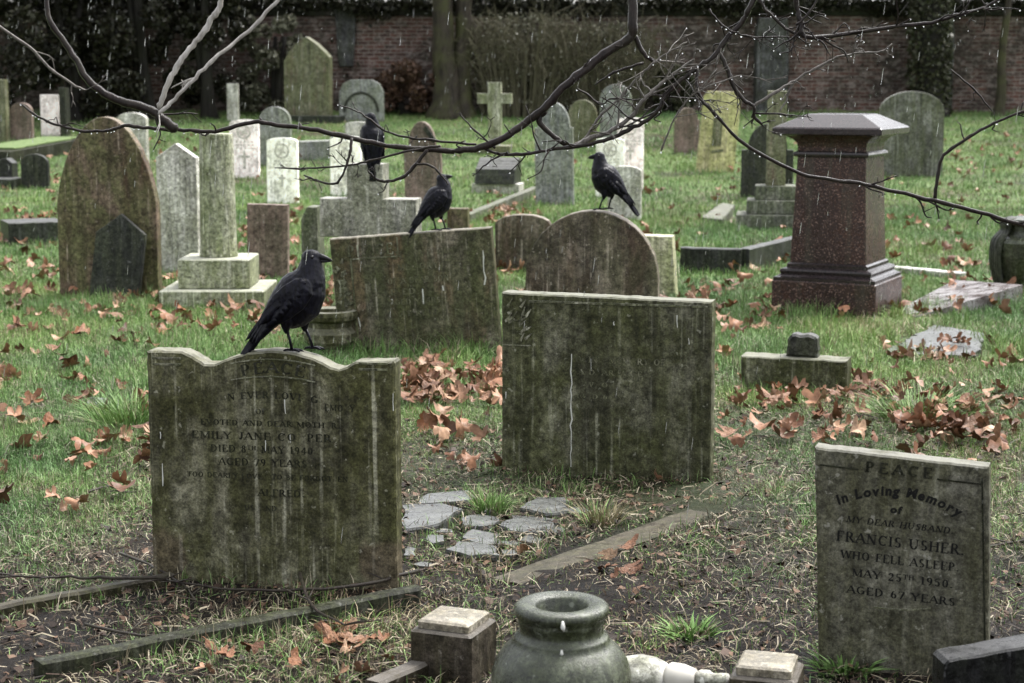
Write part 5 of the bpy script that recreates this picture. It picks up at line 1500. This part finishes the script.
# litter of straws and crumbs
rg = np.random.default_rng(123)
n = 125000
y = np.sqrt(rg.uniform(3.7 ** 2, 9.2 ** 2, n)); x = rg.uniform(-1, 1, n) * (.295 * y + 1.3)
L, nn = lush(x, y); k = (rg.random(n) > L * 1.1) & (rg.random(n) < .5 + 1.6 * np.clip(vnoise(x, y, 4.1) - .3, 0, 1)) & foot_mask(x, y); x, y = x[k], y[k]; n = len(x)
a = rg.uniform(0, 2 * PI, n); ln = rg.gamma(2, .016, n).clip(.008, .14); w = rg.uniform(.0012, .0038, n)
z = prof_np(y) + rg.uniform(.001, .024, n)
d = np.stack([np.cos(a), np.sin(a), rg.normal(0, .3, n)], 1) * ln[:, None] / 2
sd = np.stack([-np.sin(a), np.cos(a), rg.normal(0, .5, n)], 1) * w[:, None] / 2
bend = np.stack([rg.normal(0, .12, n) * ln, rg.normal(0, .12, n) * ln, np.abs(rg.normal(0, .1, n)) * ln], 1)
c0 = np.stack([x, y, z], 1)
V = np.stack([c0 - d - sd, c0 - d + sd, c0 + bend - sd, c0 + bend + sd, c0 + d - sd * .5, c0 + d + sd * .5], 1).reshape(-1, 3)
i = np.arange(n)[:, None] * 6
cols = np.array([(.2, .17, .12), (.035, .023, .016), (.085, .06, .04), (.014, .01, .008), (.3, .26, .19), (.02, .014, .01), (.05, .03, .02)])[rg.integers(0, 7, n)]
q1, q2 = i + np.array([[0, 1, 3, 2]]), i + np.array([[2, 3, 5, 4]])
# crumbs of rotted leaf
n2 = 14000
y2 = np.sqrt(rg.uniform(3.7 ** 2, 9 ** 2, n2)); x2 = rg.uniform(-1, 1, n2) * (.295 * y2 + 1.0)
L2_, _ = lush(x2, y2); k = (rg.random(n2) > L2_ * 1.2) & foot_mask(x2, y2); x2, y2 = x2[k], y2[k]; n2 = len(x2)
c2 = np.stack([x2, y2, prof_np(y2) + rg.uniform(.002, .01, n2)], 1)
ang = rg.uniform(0, 6.28, n2); sz = rg.uniform(.005, .02, n2)
pts = []
for kx in range(5):
    th = ang + kx * 2 * PI / 5; rr = sz * rg.uniform(.5, 1.1, n2)
    pts.append(c2 + np.stack([rr * np.cos(th), rr * np.sin(th), rg.normal(.002, .35, n2) * sz], 1))
V2 = np.stack(pts, 1).reshape(-1, 3); f5 = np.arange(n2 * 5).reshape(n2, 5) + len(V)
col2 = np.array([(.04, .027, .02), (.07, .042, .028), (.022, .016, .013), (.13, .08, .052)])[rg.integers(0, 4, n2)]
o = npmesh('litter', np.concatenate([V, V2]), [q1, q2, f5], M['litter'], np.concatenate([np.repeat(cols, 6, 0), np.repeat(col2, 5, 0)]))
tag(o, 'straws, twig bits and rotted leaf crumbs on the muddy ground', 'litter', kind='stuff')

# dead leaves
def leaf_shape(seed):
    r = random.Random(seed); n = 30
    tips = [-150, -72, 0, 72, 150]
    V = [(0, 0)]
    ring = []
    for k in range(n):
        th = -180 + 360 * k / n
        m_ = min(abs((th - t_ + 180) % 360 - 180) for t_ in tips)
        base = .62 - (.28 if seed % 3 else .1) * min(1, m_ / 34) - (.16 * abs(math.sin(math.radians(th))) if seed % 3 == 0 else 0) + (.12 if abs(th) < 30 else 0)
        if abs(th) > 168: base = .12
        base *= 1 + .14 * ((k * 7) % 3 - 1) * .6 + r.gauss(0, .05)
        ring.append((base * math.cos(math.radians(th)), base * math.sin(math.radians(th))))
    pts = [(0, 0)] + [(x * .5, y * .5) for x, y in ring] + ring
    cu, cv, tw = r.uniform(.3, 1.6) * r.choice((1, 1, -1)), r.uniform(.2, 2.1) * r.choice((1, 1, -1)), r.uniform(-1.1, 1.1)
    out = []
    for x, y in pts:
        z = cu * x * x * .8 + cv * y * y * .9 + tw * x * y + .06 * math.sin(9 * x + seed) * math.cos(8 * y)
        ca = math.cos(cv * y * .9)
        out.append((x * (1 - .15 * abs(x)), y * max(.35, ca), z))
    Fc = []
    for k in range(n):
        k2 = (k + 1) % n
        Fc.append((0, 1 + k, 1 + k2)); Fc.append((1 + k, 1 + n + k, 1 + n + k2, 1 + k2))
    # stalk
    b0 = len(out); zc = .0
    for x, y, z in ((-.02, .012, 0), (-.02, -.012, 0), (-.62, .008, .1), (-.62, -.008, .1)): out.append((x, y, z + .004))
    Fc.append((b0, b0 + 1, b0 + 3, b0 + 2))
    zmin = min(v[2] for v in out)
    return [(x, y, z - zmin) for x, y, z in out], Fc
LEAFM = []
for k in range(9):
    V, Fc = leaf_shape(k)
    me = bpy.data.meshes.new('fallen_leaf'); me.from_pydata(V, [], Fc); me.update(); me.polygons.foreach_set('use_smooth', [True] * len(me.polygons)); me.materials.append(M['leaf'])
    LEAFM.append((me, V, Fc))
r = random.Random(314)
regions = [
    ((402, 366, 506, 412), 48, 'brown curled leaf in the drift between the leaning PEACE stone and the centre stone', 'leaves drifted beside the centre stone', .05),
    ((725, 375, 1030, 450), 62, 'brown curled leaf in the wide drift behind the dark tablet', 'leaves drifted behind the dark tablet', .045),
    ((735, 360, 900, 400), 28, 'brown curled leaf heaped about the low footstone block', 'leaves heaped about the footstone', .05),
    ((-5, 312, 152, 470), 60, 'brown leaf lying in the grass left of the wavy-topped headstone', 'leaves in the grass at the left', .05),
    ((150, 292, 345, 346), 34, 'brown leaf in the grass before the column steps and nearest crow', 'leaves before the column steps', .045),
    ((180, 634, 410, 690), 26, 'brown leaf among the litter below the mossy front kerb', 'leaves below the mossy kerb', .02),
    ((690, 284, 790, 340), 22, 'pinkish brown leaf in the grass left of the granite pedestal', 'leaves left of the pedestal', .045),
    ((420, 440, 780, 640), 11, 'single brown leaf on the mud between the centre stone and front urn', 'single leaves on the mud', .01),
]
cnt = 0
for (x0, y0, x1, y1), n, lab, grp, pile in regions:
    cl = [(r.uniform(x0, x1), r.uniform(y0, y1)) for _ in range(max(2, n // 7))]
    for k in range(n):
        if r.random() < .7:
            c = r.choice(cl); px, py = r.gauss(c[0], (x1 - x0) * .09), r.gauss(c[1], (y1 - y0) * .13)
        else: px, py = r.uniform(x0, x1), r.uniform(y0, y1)
        px, py = min(max(px, x0), x1), min(max(py, y0), y1)
        p = ground(px, py)
        for _ in range(6):
            if foot_mask(np.array([p.x]), np.array([p.y]))[0]: break
            px, py = r.uniform(x0, x1), r.uniform(y0, y1); p = ground(px, py)
        me = LEAFM[r.randrange(9)][0]
        o = bpy.data.objects.new('fallen_leaf', me); link(o)
        s = r.choice((r.uniform(.045, .08), r.uniform(.07, .125))) if y1 < 600 else r.uniform(.045, .08)
        o.location = (p.x, p.y, p.z + .008 + r.random() * pile)
        o.rotation_euler = (r.gauss(0, .45), r.gauss(0, .45), r.uniform(0, 6.28)); o.scale = (s, s * r.uniform(.7, 1.05), s * r.uniform(.3, .95))
        tag(o, lab, 'leaf', grp); cnt += 1
# the many smaller-looking ones farther off
Vs, Fs3, Fs4 = [], [], []; off = 0
def put(px, py, s, zoff):
    global off
    p = ground(px, py)
    me, V, Fc = LEAFM[r.randrange(9)]
    Mx = Matrix.Translation((p.x, p.y, p.z + .015 + zoff)) @ Euler((r.gauss(0, .5), r.gauss(0, .5), r.uniform(0, 6.28))).to_matrix().to_4x4() @ Matrix.Scale(s, 4)
    Vs.append(np.array([tuple(Mx @ Vector(v)) for v in V]))
    for f in Fc: (Fs3 if len(f) == 3 else Fs4).append([i + off for i in f])
    off += len(V)
for k in range(620):
    px = r.uniform(0, 1024); py = 130 + 190 * r.random() ** .7
    put(px, py, r.uniform(.07, .12), .01 + r.random() * .035)
for x0, y0, x1, y1, n in ((482, 206, 528, 222, 40), (880, 270, 1024, 280, 6), (15, 215, 60, 228, 22), (0, 300, 155, 460, 40), (150, 285, 340, 345, 26), (0, 240, 160, 300, 14), (730, 385, 1024, 450, 100), (405, 370, 505, 410, 80), (640, 290, 760, 345, 40), (880, 345, 1024, 375, 34), (100, 320, 345, 350, 30), (0, 440, 150, 520, 14), (420, 415, 510, 470, 14), (900, 150, 1024, 175, 40), (0, 175, 60, 195, 16), (620, 350, 740, 420, 10), (860, 430, 1024, 480, 14)):
    for k in range(n): put(r.uniform(x0, x1), r.uniform(y0, y1), r.uniform(.04, .11), r.random() * .04)
o = npmesh('leaf_litter', np.concatenate(Vs), [np.array(Fs3), np.array(Fs4)], M['leafmass'], smooth=True)
tag(o, 'smaller-looking dead leaves scattered over the farther grass', 'leaf litter', kind='stuff')
print('leaves', cnt)

# ------------------------------------------------------------------ light, camera
EL, AZ = math.radians(60), math.radians(50)      # soft overcast light from the upper right, slightly behind the stones
w = bpy.data.worlds.new('World'); SC.world = w; w.use_nodes = True
nt = w.node_tree; bg = nt.nodes['Background']
sky = nt.nodes.new('ShaderNodeTexSky'); sky.sky_type = 'NISHITA'; sky.sun_disc = False
sky.sun_elevation = EL; sky.sun_rotation = AZ; sky.dust_density = 3.0; sky.air_density = 1.0
hs = nt.nodes.new('ShaderNodeHueSaturation'); hs.inputs['Saturation'].default_value = .18
nt.links.new(sky.outputs['Color'], hs.inputs['Color']); nt.links.new(hs.outputs['Color'], bg.inputs['Color'])
bg.inputs['Strength'].default_value = .12
sl = bpy.data.lights.new('overcast_sun', 'SUN'); sl.energy = 1.5; sl.angle = math.radians(20); sl.color = (1, .97, .93)
so = bpy.data.objects.new('overcast_sun', sl); link(so)
sd_ = Vector((math.sin(AZ) * math.cos(EL), math.cos(AZ) * math.cos(EL), math.sin(EL)))
so.rotation_euler = sd_.to_track_quat('Z', 'Y').to_euler(); so.location = (5, 5, 12)

cam = bpy.data.cameras.new('camera'); co = bpy.data.objects.new('camera', cam); link(co)
co.location = CAM; co.rotation_euler = (PI / 2 - PITCH, 0, 0)
cam.sensor_width = 36; cam.lens = F / 1024 * 36; cam.clip_end = 1500; cam.clip_start = .05
cam.dof.use_dof = True; cam.dof.focus_distance = 6.0; cam.dof.aperture_fstop = 6.3
SC.camera = co
SC.view_settings.view_transform = 'Standard'; SC.view_settings.look = 'None'
SC.view_settings.exposure = 2.02; SC.view_settings.gamma = 1.0; SC.view_settings.use_curve_mapping = False
SC.cycles.use_denoising = True
SC.cycles.max_bounces = 6; SC.cycles.transparent_max_bounces = 6
SC.cycles.caustics_reflective = False; SC.cycles.caustics_refractive = False
